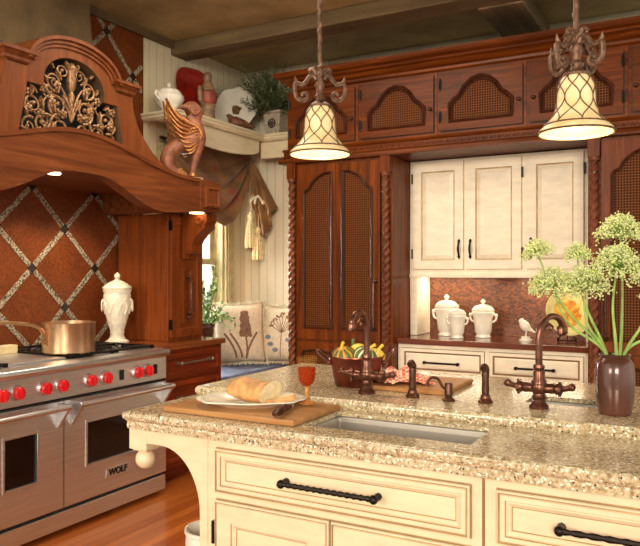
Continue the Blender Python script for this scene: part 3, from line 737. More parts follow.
m=MB(); m.box(-2.055,-.70,4.955,YB-.005,.09,.893).box(-2.055,-.7,5.02,YB-.01,0,.09); m.build('carcass','cream_light',bb)
for a,b in((-2.025,-1.402),(-1.362,-.738)):
    for z0,z1 in((.685,.862),(.12,.655)):
        m=MB(faceY(4.955)); m.rings(a,b,z0,z1,[(-.004,.0005,0),(-.004,.001,1),(0,.001,1),(0,.012,0),(.022,.012,0),(.028,.006,1),(.034,.005,1),(.045,.010,0)])
        d=m.build('drawer' if z0>.5 else 'door',['cream_light','glaze'],bb)
        if z0>.5: bar_handle('drawer_handle',d,faceY(4.955),(a+b)/2-.125,(a+b)/2+.125,.035,.765,.0075)
m=MB().box(-2.056,-.699,4.915,5.488,.895,.935).build('countertop','counter_wood',bevel=.006); tag(m,'dark brown polished countertop under the white lidded jars','countertop')
# ================================================================= ISLAND
IY=1.92
isl=thing('kitchen_island','cream painted island cabinet under the granite top in the foreground','kitchen island',(-.6,2.6,0))
IX0,IX1,IS=-1.49,.62,-.545
m=MB(); m.box(IX0,IX1,IY,IY+.02,.1,.868).box(IX0,IX1,3.05,3.07,.1,.868).box(IX0,IX0+.02,IY+.02,3.05,.1,.868).box(IX1-.02,IX1,IY+.02,3.05,.1,.868).box(IX0+.02,IX1-.02,IY+.02,3.05,.1,.12).box(IX0+.03,IX1-.03,IY+.07,3.02,0,.1); m.build('carcass','cream',isl)
MB(faceY(IY)).box(IS-.004,IS+.004,-.001,.0015,.1,.868).build('seam','glaze',isl)
fi=faceY(IY)
def i_panel(nm,a,b,z0,z1,fr,par=isl):
    m=MB(fi); m.rings(a,b,z0,z1,[(-.003,.0005,1),(0,.0008,1),(0,.010,1),(.0015,.016,0),(.005,.018,0),(.007,.014,1),(.010,.014,1),(.012,.018,0),(fr,.018,0),(fr+.002,.014,1),(fr+.006,.017,0),(fr+.016,.009,0),(fr+.019,.006,1),(fr+.022,.006,0)])
    return m.build(nm,['cream','glaze_light'],par)
for a,b,hw in((-1.449,-.58,.158),(-.507,.36,.265)):
    d=i_panel('drawer',a,b,.69,.836,.024); bar_handle('drawer_handle',d,fi,(a+b)/2-hw,(a+b)/2+hw,.042,.763,.0082)
    mid=(a+b)/2
    for k,(p,q) in enumerate(((a,mid-.003),(mid+.003,b))):
        d=i_panel('door',p,q,.125,.665,.068)
        gx=p-.004 if k==0 else q+.004
        for zz in(.52,.2): MB(fi).box(gx-.005,gx+.005,0,.02,zz,zz+.075).build('hinge','black_iron',d)
for yy in(IY-.004,2.98):
    cv=[(-1.69+.17*math.sin(t*PI/2/14),.813-.21*(1-math.cos(t*PI/2/14))) for t in range(15)]
    pts=[(IX0+.004,.868),(-1.80,.868),(-1.80,.813)]+cv+[(-1.52,.1),(IX0+.004,.1)]
    m=MB(); m.prism(pts,yy,yy+.075); br_=m.build('bracket','cream',isl,bevel=.003)
    m=MB(); m.box(-1.838,-1.757,yy-.002,yy+.08,.787,.868); m.box(-1.83,-1.765,yy+.008,yy+.072,.78,.787); 
    m.lathe([(.014,.035),(.018,.028),(.02,.024)],(-1.797,yy+.039,.752),16); m.build('bracket_post','cream',isl,bevel=.003)
    m=MB(); m.ball((-1.797,yy+.039,.748),.036,24,rings=16); m.build('ball_finial','cream',isl,smooth=True)
# granite top in two levels: low front with the long sink, raised rear with the small sink
m=MB()
def slab(gx,gy,hole,z0,z1):
    nx,ny=len(gx)-1,len(gy)-1
    sol=lambda i,j: 0<=i<nx and 0<=j<ny and (i,j)!=hole
    for i in range(nx):
        for j in range(ny):
            if not sol(i,j): continue
            a,b,c,d=gx[i],gx[i+1],gy[j],gy[j+1]
            m.poly([(a,c,z1),(b,c,z1),(b,d,z1),(a,d,z1)])
            for di,dj,p,q in((-1,0,(a,d),(a,c)),(1,0,(b,c),(b,d)),(0,-1,(a,c),(b,c)),(0,1,(b,d),(a,d))):
                if (i+di,j+dj)==hole: m.poly([(p[0],p[1],z0),(q[0],q[1],z0),(q[0],q[1],z1),(p[0],p[1],z1)])
GX0,GX1,GY0,GYS,GY1,ZL,ZR=-1.815,.66,1.895,2.283,3.11,.93,.965
slab([GX0,-1.147,-.601,GX1],[GY0,1.985,2.225,GYS],(1,1),.918,ZL)
slab([GX0,-.576,-.242,GX1],[GYS,2.545,2.70,GY1],(1,1),.950,ZR)
P=[(-.05,.868),(.006,.868),(.008,.878),(.007,.894),(.012,.899),(.018,.905),(.02,.914),(.018,.923),(.012,.928),(0,.93)]
m.sweep([(GX0,GY0),(GX1,GY0),(GX1,GY1),(GX0,GY1)],P,closed=True)
P=[(-.02,.929),(.003,.929),(.009,.938),(.011,.948),(.009,.957),(.004,.963),(0,.965)]
m.sweep([(GX0,GYS),(GX1,GYS),(GX1,GY1),(GX0,GY1)],P,closed=True)
gt=tag(m.build('countertop','granite',smooth=True,angle=35),'speckled beige granite island top in two levels with two sink cut-outs','countertop')
def sink(x0,x1,y0,y1,dep,zt,label):
    t=thing('sink',label,'sink',((x0+x1)/2,(y0+y1)/2,.86))
    m=MB(); e=.004
    outer=lambda i,z,r=.02:[(x,y,z) for x,y in((x0-i,y0-i),(x1+i,y0-i),(x1+i,y1+i),(x0-i,y1+i))]
    m.loft([outer(.03,zt),outer(e,zt),outer(e-.002,zt-.02),outer(e-.004,zt-dep+.02),outer(-.025,zt-dep)],0,True,False)
    m.poly(outer(-.025,zt-dep)); m.build('basin','steel_sink',t,bevel=.008,seg=3)
    MB().lathe([(.04,zt-dep+.002),(.035,zt-dep+.004),(.03,zt-dep-.004),(0,zt-dep-.004)],((x0+x1)/2,(y0+y1)/2,0),18).build('drain','steel_dark',t,smooth=True)
    return t
sink(-1.147,-.601,1.985,2.225,.2,.9175,'stainless undermount sink at the front of the island beside the cutting board')
sink(-.576,-.242,2.545,2.70,.2,.9495,'small stainless sink at the back of the island behind the tall faucet')
# ================================================================= PENDANT LAMPS
def pendant():
    t=thing('pendant_lamp','','hanging lamp',(0,0,0),'hanging lamps over the island')
    zb=0
    prof=[(.126,0),(.127,.006),(.122,.016),(.100,.036),(.080,.060),(.068,.088),(.064,.112),(.063,.14),(.060,.166),(.051,.189),(.038,.204),(.026,.21)]
    m=MB(); m.lathe(prof,(0,0,0),40,cap=False); m.lathe([(max(.01,r-.004),z+.001) for r,z in prof],(0,0,0),40,cap=False)
    sh=m.build('lamp_shade','shade_glass',t,smooth=True,angle=180)
    # wire net over the shade
    pp=smoothcurve(prof,3)
    def rad(z):
        return interp(sorted([(zz,r) for r,zz in pp]),z)+.0025
    m=MB(); nw=8
    for k in range(nw):
        for s in(1,-1):
            pts=[]
            for i in range(31):
                u=i/30; z=.206-.176*u; amp=.5*math.sin(u*PI*2.0)*1.15
                a=2*PI*k/nw+s*(PI/nw)*math.cos(u*PI*2.05)*(1.0)
                r=rad(z); pts.append((r*math.cos(a),r*math.sin(a),z))
            m.tube(pts,.0021,5)
    for z in(.004,.03): m.tube([(rad(z)*math.cos(2*PI*i/40),rad(z)*math.sin(2*PI*i/40),z) for i in range(40)],.0028,5,closed=True)
    m.build('wire_net','pend_iron',sh,smooth=True)
    m=MB(); m.lathe([(.046,.198),(.048,.206),(.034,.216),(.022,.222),(.018,.235),(.022,.245),(.015,.255),(.018,.275),(.024,.292),(.017,.31),(.013,.325),(.020,.34),(.013,.352),(.009,.37),(.008,1.25),(.03,1.27),(.05,1.275),(.055,1.29)],(0,0,0),14)
    for i in range(26): m.ball((.004*math.cos(i*2.4),.004*math.sin(i*2.4),.38+i*.033),.0095,7,rings=5,sz=1.9)
    m.build('stem','pend_iron',t,smooth=True)
    for k in range(4):
        a=k*PI/2+.35; cs,sn=math.cos(a),math.sin(a)
        loc=lambda p:(p[0]*.84*cs,p[0]*.84*sn,.2+(p[1]-.2)*.78)
        m=MB()
        path=[(.016,.345),(.03,.368),(.05,.36),(.066,.335),(.085,.318),(.108,.322),(.122,.318),(.124,.28),(.116,.25),(.094,.232),(.07,.236),(.06,.256),(.07,.272),(.086,.27),(.088,.256)]
        pts=[loc(p) for p in smoothcurve(path,4)]; n=len(pts)
        m.tube(pts,[.0125-.005*i/n for i in range(n)],8)
        m.tube([loc(p) for p in((.112,.322),(.122,.345),(.124,.365))],[.009,.007,.001],6)
        m.tube([loc(p) for p in smoothcurve([(.018,.37),(.035,.40),(.05,.395),(.05,.38)],4)],[.011]*5+[.010]*5+[.006]*3,7)
        m.ball(loc((.086,.268)),.009,7,rings=5)
        m.build('scroll_arm','pend_iron',t,smooth=True)
    m=MB(); m.ball((0,0,.10),.026,12); m.build('bulb','bulb_glow',t,smooth=True)
    return t
pl=pendant()
for i,(x,y,z,l) in enumerate(((-1.43,2.6,1.912,'left hanging bell lamp with wire net shade, over the copper pan'),(-.412,2.6,1.905,'right hanging bell lamp with wire net shade, over the tall faucet'))):
    o=pl if i==0 else copy_tree(pl); o.location=(x,y,z); o['label']=l; o.rotation_euler.z=.18 if i==0 else .75
# ================================================================= SINK FITTINGS
def faucet(loc,yaw,label,sw=0,rk=1):
    t=thing('faucet',label,'faucet',(0,0,0)); 
    m=MB(); m.lathe([(.034,0),(.035,.008),(.028,.014),(.022,.03),(.026,.04),(.022,.048),(.02,.07),(.027,.078),(.027,.098),(.02,.108),(.0215,.13),(.017,.138),(.021,.145),(.019,.155),(.0,.156)],(0,0,0),18)
    m.ball((0,0,.075),.031,14); m.build('body','bronze',t,smooth=True)
    m=MB(); sp=[(0,0,.15),(0,0,.20),(0,-.001,.25),(0,-.008,.285),(0,-.028,.316),(0,-.058,.326),(0,-.086,.316),(0,-.10,.296),(0,-.101,.284)]
    m.tube(smoothcurve(sp,5),.0115,12); m.lathe([(.013,-.032),(.018,-.026),(.018,-.006),(.014,.004)],(0,-.101,.286),14)
    m.tube([(0,-.02,.285),(0,-.045,.30),(0,-.06,.288),(0,-.05,.275),(0,-.038,.283)],.004,6)
    cs,sn=math.cos(sw),math.sin(sw); m.v=[(x*cs-y*rk*sn,x*sn+y*rk*cs,z) for x,y,z in m.v]; m.build('spout','bronze',t,smooth=True)
    for s in(-1,1):
        h=MB(lambda a,b,c:(s*c,a,.072+b)); h.lathe([(.018,.02),(.017,.035),(.019,.05),(.015,.055),(.020,.06),(.020,.078),(.012,.082),(0,.083)],(0,0,0),14)
        h.tube([(0,0,.07),(.0,.004,.095),(.0,.010,.112)],[.012,.010,.013],8); h.ball((0,.010,.112),.0145,8,rings=6)
        for q in range(4): h.tube([(0,0,.072),(.026*math.cos(q*PI/2),.026*math.sin(q*PI/2),.072)],.006,6)
        h.build('tap_handle','bronze',t,smooth=True)
    t.location=loc; t.rotation_euler.z=yaw; t.scale=(.94,)*3; return t  # rear-island items, faucets to flowers, scaled about the camera and baked into numbers
faucet((-1.14,2.44,.9655),0,'bronze gooseneck faucet in front of the copper pan, spout over the front sink',-.15,1.05)
faucet((-.508,2.455,.9655),PI,'bronze gooseneck faucet beside the flower vase, the right one of two',-.5,1.25)
def sprayer(x,y,label,gr):
    t=thing('sprayer',label,'faucet sprayer',(0,0,0),None)
    m=MB(); m.lathe([(.027,0),(.028,.006),(.022,.012),(.017,.022),(.018,.03)],(0,0,0),16); m.build('base','bronze',t,smooth=True)
    m=MB(); m.lathe([(.013,.028),(.015,.05),(.0125,.085),(.015,.105),(.013,.115)],(0,0,0),14); m.tube([(0,.004,.11),(0,0,.122),(0,-.014,.132),(0,-.026,.128)],[.013,.016,.0165,.013],10); m.build('spray_head','bronze_dark' ,t,smooth=True)
    t.location=(x,y,.9655); t.scale=(.94,)*3; return t
sprayer(-.958,2.446,'bronze side sprayer standing in front of the red checked napkin','x')
sprayer(-.693,2.464,'bronze side sprayer with grey head, between soap pump and right faucet','x')
t=thing('soap_dispenser','small bronze soap pump with curved spout on the island','soap dispenser',(0,0,0))
m=MB(); m.lathe([(.024,0),(.025,.005),(.016,.01),(.013,.016),(.0155,.022),(.0155,.03),(.0145,.032),(.0155,.04),(.0145,.042),(.0155,.05),(.0145,.052),(.0155,.06),(.012,.068),(.0,.069)],(0,0,0),16); m.build('pump_body','bronze_dark',t,smooth=True)
m=MB(); m.tube(smoothcurve([(-.012,-.0,.045),(-.022,-.006,.052),(-.033,-.01,.075),(-.046,-.014,.085),(-.066,-.02,.082),(-.076,-.024,.065),(-.078,-.026,.052)],4),[.0055]*22+[.007]*3,8); m.build('spout','bronze',t,smooth=True); t.location=(-.818,2.437,.9655); t.scale=(.94,)*3
# ================================================================= ISLAND TABLEWARE
def board(x0,x1,y0,y1,z,th,label,rz=0):
    m=MB(); m.box(-(x1-x0)/2,(x1-x0)/2,-(y1-y0)/2,(y1-y0)/2,0,th); o=m.build('cutting_board','board',None,bevel=.006); o.location=((x0+x1)/2,(y0+y1)/2,z); o.rotation_euler.z=rz
    return tag(o,label,'cutting board')
board(-1.70,-1.16,1.935,2.262,.9305,.02,'wooden cutting board under the bread plate at the island corner')
board(-1.19,-.86,2.52,2.885,.9655,.017,'wooden cutting board under the red checked napkin at the rear of the island')
t=thing('dinner_plate','white lobed oval plate carrying the bread on the cutting board','plate',(0,0,0))
m=MB(); rg_=[]
def plr(a,s):
    l=1+.035*math.cos(8*a); return (s*.19*l*(abs(math.cos(a))**.85)*(1 if math.cos(a)>=0 else -1),s*.125*l*(abs(math.sin(a))**.85)*(1 if math.sin(a)>=0 else -1))
for s,z in((.55,.002),(.58,0),(.62,.003),(.72,.008),(1.0,.022),(1.0,.026),(.97,.026),(.74,.015),(.66,.010),(.0,.009)):
    rg_.append([plr(2*PI*k/64,max(s,.001))+(z,) for k in range(64)])
m.loft(rg_); m.build('plate','white_ceramic',t,smooth=True,doubles=False); t.location=(-1.437,2.105,.9505); t.rotation_euler.z=.503
# bread
t=thing('bread_loaf','crusty half loaf of bread, cut face to the right, on the white plate','bread',(0,0,0))
m=MB(); rr=[]
n=20
for i in range(n+1):
    u=i/n; x=-.105+.19*u; s=(1-(1-u)**3.2)**.6*(1 if u<.93 else 1); s=max(s,.05)
    rr.append([(x+.018*math.sin(a)*(u>.6)*(u-.6)*2,.066*s*math.cos(a)*(1+.05*math.sin(9*u+2*a)),.034+.050*s*(math.sin(a) if math.sin(a)>0 else .64*math.sin(a))+.008*math.sin(6*u)*max(0,math.sin(a))) for a in[2*PI*k/24 for k in range(24)]])
m.loft(rr[:-1]+[rr[-1]],0,True,False); m.face([m.addv(p) for p in rr[0]],0); lo_=m.build('crust','bread_crust',t,smooth=True)
m=MB(); cc=rr[-1]; ctr=(sum(p[0] for p in cc)/24,sum(p[1] for p in cc)/24,sum(p[2] for p in cc)/24); 
for k in range(24): m.poly([tuple(cc[k]),tuple(cc[(k+1)%24]),(ctr[0]+.008,ctr[1],ctr[2])]); 
m.build('crumb_face','crumb',t,smooth=True); t.location=(-1.435,2.10,.9625); t.rotation_euler.z=-.05
t=thing('bread_slice','slice of bread lying beside the half loaf on the white plate','bread',(0,0,0))
m=MB(); pts=[(.062*math.cos(2*PI*k/28),.045*math.sin(2*PI*k/28)*(1+.1*math.cos(4*PI*k/28))) for k in range(28)]
m.loft([[(x,y,z) for x,y in pts] for z in(0,.016)],0,True,False); m.build('crust','bread_crust',t); m=MB(); m.poly([(x*.97,y*.97,.0165) for x,y in pts]); m.poly([(x*.97,y*.97,-.0005) for x,y in pts]); m.build('crumb_face','crumb',t); t.location=(-1.335,2.125,.968); t.rotation_euler=(.0,-.16,.4)
# bread knife lying off the plate
t=thing('bread_knife','bread knife with dark carved handle lying by the plate','knife',(0,0,0))
m=MB(); m.tube([(0,0,.0),(.03,0,.002),(.07,0,.004),(.105,0,.003),(.125,0,0)],[.010,.0135,.012,.015,.009],10,flat=.75); 
for k in range(7): m.ball((.03+.012*k,.0,.009),.006,7,rings=5)
m.build('handle','bronze_dark',t,smooth=True); m=MB(); m.loft([[(-.05,.002,-.004),(-.05,-.002,-.004),(-.05,-.001,.004),(-.05,.001,.004)],[(.0,.012,-.004),(.0,-.012,-.004),(.0,-.011,-.002),(.0,.011,-.002)]]); m.build('blade','steel',t); t.location=(-1.262,2.075,.966); t.rotation_euler=(0,0,-1.31); t.scale=(1.25,1.25,1.0)
# butter dab
# wine glass
t=thing('wine_glass','stemmed amber goblet with red wine on the cutting board','glass',(0,0,0))
m=MB(); m.lathe([(0,0),(.033,0),(.033,.003),(.012,.008),(.006,.016),(.0055,.035),(.009,.042),(.006,.05),(.008,.058),(.016,.0635),(0,.0636)],(0,0,0),28); m.build('stem_and_foot','amber_stem',t,smooth=True)
m=MB(); m.lathe([(.016,.0637),(.026,.070),(.0325,.085),(.035,.105),(.037,.165)],(0,0,0),40,cap=False,flute=lambda a,z:.03*math.cos(10*a)*(z>.12)); m.tube([(.0368*math.cos(2*PI*k/40),.0368*math.sin(2*PI*k/40),.165) for k in range(40)],.0011,6,closed=True); m.build('bowl','amber_glass',t,smooth=True)
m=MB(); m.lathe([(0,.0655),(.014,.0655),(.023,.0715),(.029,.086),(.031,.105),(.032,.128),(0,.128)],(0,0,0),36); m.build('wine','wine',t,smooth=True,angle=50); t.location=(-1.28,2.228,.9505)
# copper pan with gourds
t=thing('copper_pan','deep copper pan with ring handles holding small gourds','pan',(0,0,0))
m=MB(); m.lathe([(0,0),(.105,.0),(.112,.006),(.132,.10),(.142,.152),(.148,.156),(.147,.162),(.137,.158),(.127,.10),(.107,.012),(0,.01)],(0,0,0),44); m.build('bowl','copper_pan',t,smooth=True)
for s in(-1,1):
    m=MB(); m.tube(smoothcurve([(s*.137,-.045,.125),(s*.165,-.04,.15),(s*.198,-.018,.185),(s*.198,.018,.185),(s*.165,.04,.15),(s*.137,.045,.125)],5),.0075,8)
    for y in(-.045,.045): m.ball((s*.137,y,.125),.013,8,rings=6)
    m.build('ring_handle','bronze',t,smooth=True)
t.location=(-1.265,2.605,.9655); t.rotation_euler.z=.5; t.scale=(.79,.79,.75)
def gourd(x,y,z,r,sz,body,stripe,label,rot,lob=9):
    t=thing('gourd',label,'gourd',(0,0,0)); m=MB()
    pr=[(r*math.sin(PI*max(.03,i/16))*(1 if i<16 else .05),-r*sz*math.cos(PI*i/16)) for i in range(16)]+[(.006,r*sz*.93)]
    m.lathe(pr,(0,0,0),54,flute=lambda a,zz:.06*abs(math.cos(lob*a/2))); o=m.build('rind',body,t,smooth=True)
    m=MB()
    for k in range(lob):
        a=2*PI*(k+.5)/lob+PI/lob*0; pts=[((q*1.012+.001)*math.cos(a),(q*1.012+.001)*math.sin(a),zz*1.01) for q,zz in pr[2:-2]]; m.tube(pts,[.0022+.0075*math.sin(PI*i/len(pts)) for i in range(len(pts))],6,flat=.45)
    if stripe: m.build('stripe',stripe,t,smooth=True)
    m=MB(); m.tube([(0,0,r*sz*.9),(.004,0,r*sz+.012),(.012,0,r*sz+.024)],[.008,.006,.007],7); m.build('stem','gourd_yellow' if body!='gourd_yellow' else 'gourd_green',t,smooth=True)
    t.location=(x,y,z); t.rotation_euler=rot; return t
gourd(-1.308,2.578,1.082,.045,.85,'gourd_orange','gourd_green','orange gourd with green stripes, leftmost in the copper pan',(.35,-.2,.4))
gourd(-1.222,2.598,1.082,.045,.9,'gourd_white','gourd_green','white gourd with green stripes, right side of the copper pan',(-.2,.5,0),11)
gourd(-1.285,2.660,1.092,.038,.9,'gourd_yellow',None,'plain yellow gourd at the back of the copper pan',(-.3,-.6,.3))
gourd(-1.205,2.672,1.080,.032,.85,'gourd_white','gourd_yellow','small pale gourd with yellow stripes at the right rim of the pan',(.2,.3,.9),9)
# napkin
m=MB(); NX,NY=26,22; ids=[]
for i in range(NX+1):
    row=[]
    for j in range(NY+1):
        u,v=i/NX-.5,j/NY-.5
        h=.012+.05*max(0,math.exp(-((u+.12)**2*9+(v-.05)**2*10)))*(1.0+.5*math.sin(14*u+6*v))+.016*abs(math.sin(9*v+7*u*u*4+2))
        h*=max(.12,1-1.6*max(abs(u),abs(v))**2)
        row.append(m.addv((u*.22+.012*math.sin(9*v),v*.20+.014*math.sin(8*u+1),h)))
    ids.append(row)
for i in range(NX):
    for j in range(NY): m.face((ids[i][j],ids[i+1][j],ids[i+1][j+1],ids[i][j+1]))
o=m.build('napkin','napkin_cloth',None,smooth=True,angle=180); o.location=(-1.075,2.665,.9828); o.rotation_euler.z=.4; o.scale=(.94,.94,.94)
sd=o.modifiers.new('t','SOLIDIFY'); sd.thickness=.003; sd.offset=1; tag(o,'crumpled red and cream checked napkin on the rear cutting board','napkin')
# vase and flowers
t=thing('vase','brown glazed stoneware vase on the island holding white-green flowers','vase',(-.272,2.470,.9655))
m=MB(); m.lathe([(0.0, 0.0), (0.0477, 0.0), (0.0503, 0.0033), (0.0512, 0.01), (0.0588, 0.0502), (0.0609, 0.0921), (0.0605, 0.1339), (0.0565, 0.1641), (0.0477, 0.1774), (0.0442, 0.1816), (0.0477, 0.1875), (0.0495, 0.1917), (0.0468, 0.1942), (0.0415, 0.1908), (0.0397, 0.1758), (0.053, 0.1339), (0.053, 0.0502), (0.0442, 0.0117), (0.0, 0.01)],(-.272,2.470,.9655),44); m.build('jar','terra_vase',t,smooth=True,doubles=False)
def umbel_stem(tip,base,r,nray,side,label,pale=False,tilt=(0,0,1)):
    t=thing('flower_stem',label,'flower',(-.272,2.470,.98),'queen anne lace stems in the vase')
    b=Vector(base); p=Vector(tip); mid=(b+p)/2+Vector(side)
    pts=[tuple(b)]+[]; 
    rim=Vector((-.272,2.470,1.165)); hd_=Vector((p.x-rim.x,p.y-rim.y,0)); rim=rim+hd_.normalized()*min(.031,hd_.length)
    pts=smoothcurve([tuple(b),tuple(rim),tuple((rim*.45+p*.55)+Vector(side)*.6),tuple(p)],6); ns=len(pts)-1
    m=MB(); m.tube(pts,[.0066-.0038*i/ns for i in range(ns+1)],7)
    d=(Vector(tilt)+(p-mid).normalized()*.5).normalized(); u=d.orthogonal().normalized(); w=d.cross(u)
    fl=MB(); 
    for k in range(nray):
        f=math.sqrt((k+.5)/nray); a=k*2.39996; rr=r*f*(1+.15*rnd.uniform(-1,1))
        e=p+u*rr*math.cos(a)+w*rr*math.sin(a)+d*(r*.75*(1-f*f*1.25)+rnd.uniform(-.12,.12)*r)
        c1=p+(e-p)*.5-d*r*.10*f
        m.tube([tuple(p),tuple(c1),tuple(e)],[.0012,.001,.0008],4,cap=False)
        for q in range(13):
            o=Vector((rnd.gauss(0,1),rnd.gauss(0,1),rnd.gauss(0,1)))*(.0055+.028*r); c=e+o; s=rnd.uniform(.0022,.0042)
            i=[fl.addv(tuple(c+Vector(v)*s)) for v in((1,0,0),(-1,0,0),(0,1,0),(0,-1,0),(0,0,1),(0,0,-1))]; mm=1 if rnd.random()<.4 else 0
            for x,y,z in((0,2,4),(2,1,4),(1,3,4),(3,0,4),(2,0,5),(1,2,5),(3,1,5),(0,3,5)): fl.face((i[x],i[y],i[z]),mm)
    m.build('stem','stem_green',t,smooth=True); fl.build('umbel',['floret','floret_pale'],t,doubles=False)
    return t
mouthp=lambda dx,dy:(-.272-dx*.6,2.470-dy*.6,1.0)
umbel_stem((-0.511,2.437,1.487),mouthp(-.012,0),0.048,46,(-.02,0,-.05),'flower stem with the leftmost small green umbel, in front of the cream cupboard',tilt=(-.2,-.3,1))
umbel_stem((-0.394,2.511,1.480),mouthp(-.02,.012),0.042,40,(-.03,0,-.02),'flower stem with a small umbel between the left one and the tall right ones',tilt=(0,-.4,1))
umbel_stem((-0.462,2.418,1.378),mouthp(-.02,-.012),0.070,64,(-.03,0,-.05),'low flower stem drooping to the left over the painted plate',tilt=(-.3,-.35,1))
umbel_stem((-0.361,2.427,1.374),mouthp(-.012,.02),0.076,72,(-.03,0,-.04),'flower stem with a wide umbel just left of the rope column',tilt=(-.1,-.4,1))
umbel_stem((-0.256,2.474,1.546),mouthp(.006,.01),0.073,72,(.01,0,0),'tallest flower stem with the topmost flat umbel at right',tilt=(.05,-.1,1))
umbel_stem((-0.259,2.418,1.439),mouthp(.0,-.02),0.079,84,(-.02,0,0),'flower stem with the full pale umbel just under the topmost one',True,tilt=(.1,-.5,1))
umbel_stem((-0.177,2.474,1.397),mouthp(.02,.0),0.047,44,(.03,0,-.04),'flower stem leaning out to the right edge of the picture',tilt=(.4,-.2,1))
umbel_stem((-0.149,2.511,1.336),mouthp(.025,.01),0.047,44,(.05,0,-.05),'low flower stem bending past the right edge of the vase',tilt=(.5,0,1))
# ================================================================= BACK COUNTER
def jar(x,y,s,h,label):
    t=thing('lidded_jar',label,'jar',(0,0,0),'white lidded jars on the back counter')
    m=MB(); k=s
    m.lathe([(0,0),(.052*k,0),(.055*k,.008*h),(.046*k,.02*h),(.048*k,.03*h),(.056*k,.045*h),(.060*k,.09*h),(.066*k,.15*h),(.074*k,.18*h),(.078*k,.19*h),(.076*k,.20*h),(.064*k,.205*h)],(0,0,0),32,flute=lambda a,z:.018*math.cos(12*a)); m.build('body','white_ceramic',t,smooth=True,angle=180)
    m=MB(); m.lathe([(.07*k,.203*h),(.077*k,.207*h),(.076*k,.214*h),(.06*k,.238*h),(.035*k,.25*h),(.012*k,.255*h),(.008*k,.262*h),(.016*k,.27*h),(.018*k,.28*h),(.007*k,.292*h),(0,.296*h)],(0,0,0),32,flute=lambda a,z:.025*math.cos(10*a) if z<.245*h else 0); m.build('lid','white_ceramic',t,smooth=True,angle=180)
    for q in(-1,1):
        m=MB(); m.tube(smoothcurve([(q*.062*k,0,.12*h),(q*.082*k,0,.13*h),(q*.090*k,0,.155*h),(q*.088*k,0,.175*h),(q*.07*k,0,.178*h)],4),.008*k,8); m.ball((q*.088*k,0,.172*h),.013*k,8,rings=6); m.build('handle','white_ceramic',t,smooth=True)
    t.location=(x,y,.9355); return t
jar(-1.795,5.30,1.2,1.08,'largest white lidded jar, at the left end of the back counter')
jar(-1.655,5.13,.88,.86,'smallest white lidded jar, in front between the other two')
jar(-1.50,5.27,1.1,.98,'middle-sized white lidded jar, rightmost of the three')
t=thing('bird_figurine','small white bird figurine on a round foot on the back counter','figurine',(0,0,0))
m=MB(); m.tube(smoothcurve([(-.035,0,.155),(-.028,0,.145),(-.018,0,.13),(.0,0,.105),(.022,0,.088),(.045,0,.075),(.075,0,.058)],4),[.006,.010,.015,.019,.021,.021,.02,.022,.026,.030,.033,.035,.036,.036,.034,.031,.028,.023,.018,.014,.011,.009,.007,.006,.004],10)
m.ball((-.022,0,.138),.019,12); m.tube([(-.036,0,.14),(-.052,0,.134)],[.006,.001],6); 
for q in(-.01,.01): m.tube([(.01,q,.065),(.005,q,.028)],.005,6)
m.build('bird','white_ceramic',t,smooth=True,remesh=.004,angle=180); m=MB(); m.lathe([(.046,0),(.046,.008),(.034,.014),(.03,.024),(.034,.03),(0,.031)],(.005,0,0),20); m.build('foot','white_ceramic',t,smooth=True); t.location=(-1.17,5.18,.9355)
t=thing('display_plate','round yellow plate painted with orange fruit, propped behind the flowers','plate',(0,0,0))
m=MB(lambda a,b,c:(a,-c,b)); m.lathe([(0,.004),(.10,.004),(.115,.012),(.165,.024),(.168,.022),(.12,.004),(.1,-.004),(0,-.004)],(0,0,0),48); p_=m.build('rim','plate_rim',t,smooth=True)
m=MB(lambda a,b,c:(a,-c,b)); m.lathe([(0,.0055),(.103,.0055),(.103,.0045),(0,.0045)],(0,0,0),40); m.build('painted_center','plate_paint',t)
t.location=(-.895,5.27,1.135); t.rotation_euler=(-.28,0,.62)
t=thing('plate_stand','dark wire easel holding the painted yellow plate','plate stand',(0,0,0))
m=MB()
for q in(-.06,.06):
    m.tube([(q,-.05,.03),(q,-.045,.0),(q,.0,.003),(q*.8,.025,.02),(q*.5,.085,.25)],.005,6)
m.tube([(-.06,-.02,.004),(.06,-.02,.004)],.005,6); m.tube([(0,.16,.0),(0,.085,.22)],.005,6); m.tube([(-.03,.085,.25),(.03,.085,.25)],.005,6)
m.build('easel','black_iron',t,smooth=True); t.location=(-.89,5.23,.941); t.rotation_euler.z=.15
# ================================================================= STOVE ITEMS
t=thing('saucepan','wide copper saucepan with long curved handle on the stove','saucepan',(0,0,0))
m=MB(); m.lathe([(0,0),(.142,0),(.148,.006),(.149,.17),(.151,.174),(.146,.174),(.144,.01),(0,.006)],(0,0,0),48); b_=m.build('pan','copper_pot',t,smooth=True,angle=30)
m=MB(); m.tube(smoothcurve([(-.0,-.146,.09),(-.0,-.165,.13),(.0,-.215,.165),(.0,-.33,.185),(0,-.50,.192),(0,-.62,.182)],6),[.013]*8+[.010]*8+[.0095]*8+[.012]*7,10,flat=.7); m.box(-.025,.025,-.156,-.143,.05,.13)
for z in(.065,.09,.115): m.ball((0,-.157,z),.007,7,rings=5)
m.build('long_handle','brass',t,smooth=True,angle=30); t.location=(-3.285,2.93,.960); t.rotation_euler.z=-.18
t=thing('urn','tall cream lidded urn with relief and ring handles behind the stove','urn',(0,0,0))
m=MB(); m.lathe([(0,0),(.088,0),(.09,.012),(.07,.022),(.056,.04),(.05,.06),(.056,.07),(.052,.08),(.058,.10),(.078,.16),(.092,.22),(.101,.29),(.104,.33),(.098,.345),(.108,.36),(.108,.372),(.09,.376)],(0,0,0),36,flute=lambda a,z:.02*math.sin(8*a+z*20)*(.12<z<.32)); m.build('body','relief_ceramic',t,smooth=True,angle=60)
m=MB()
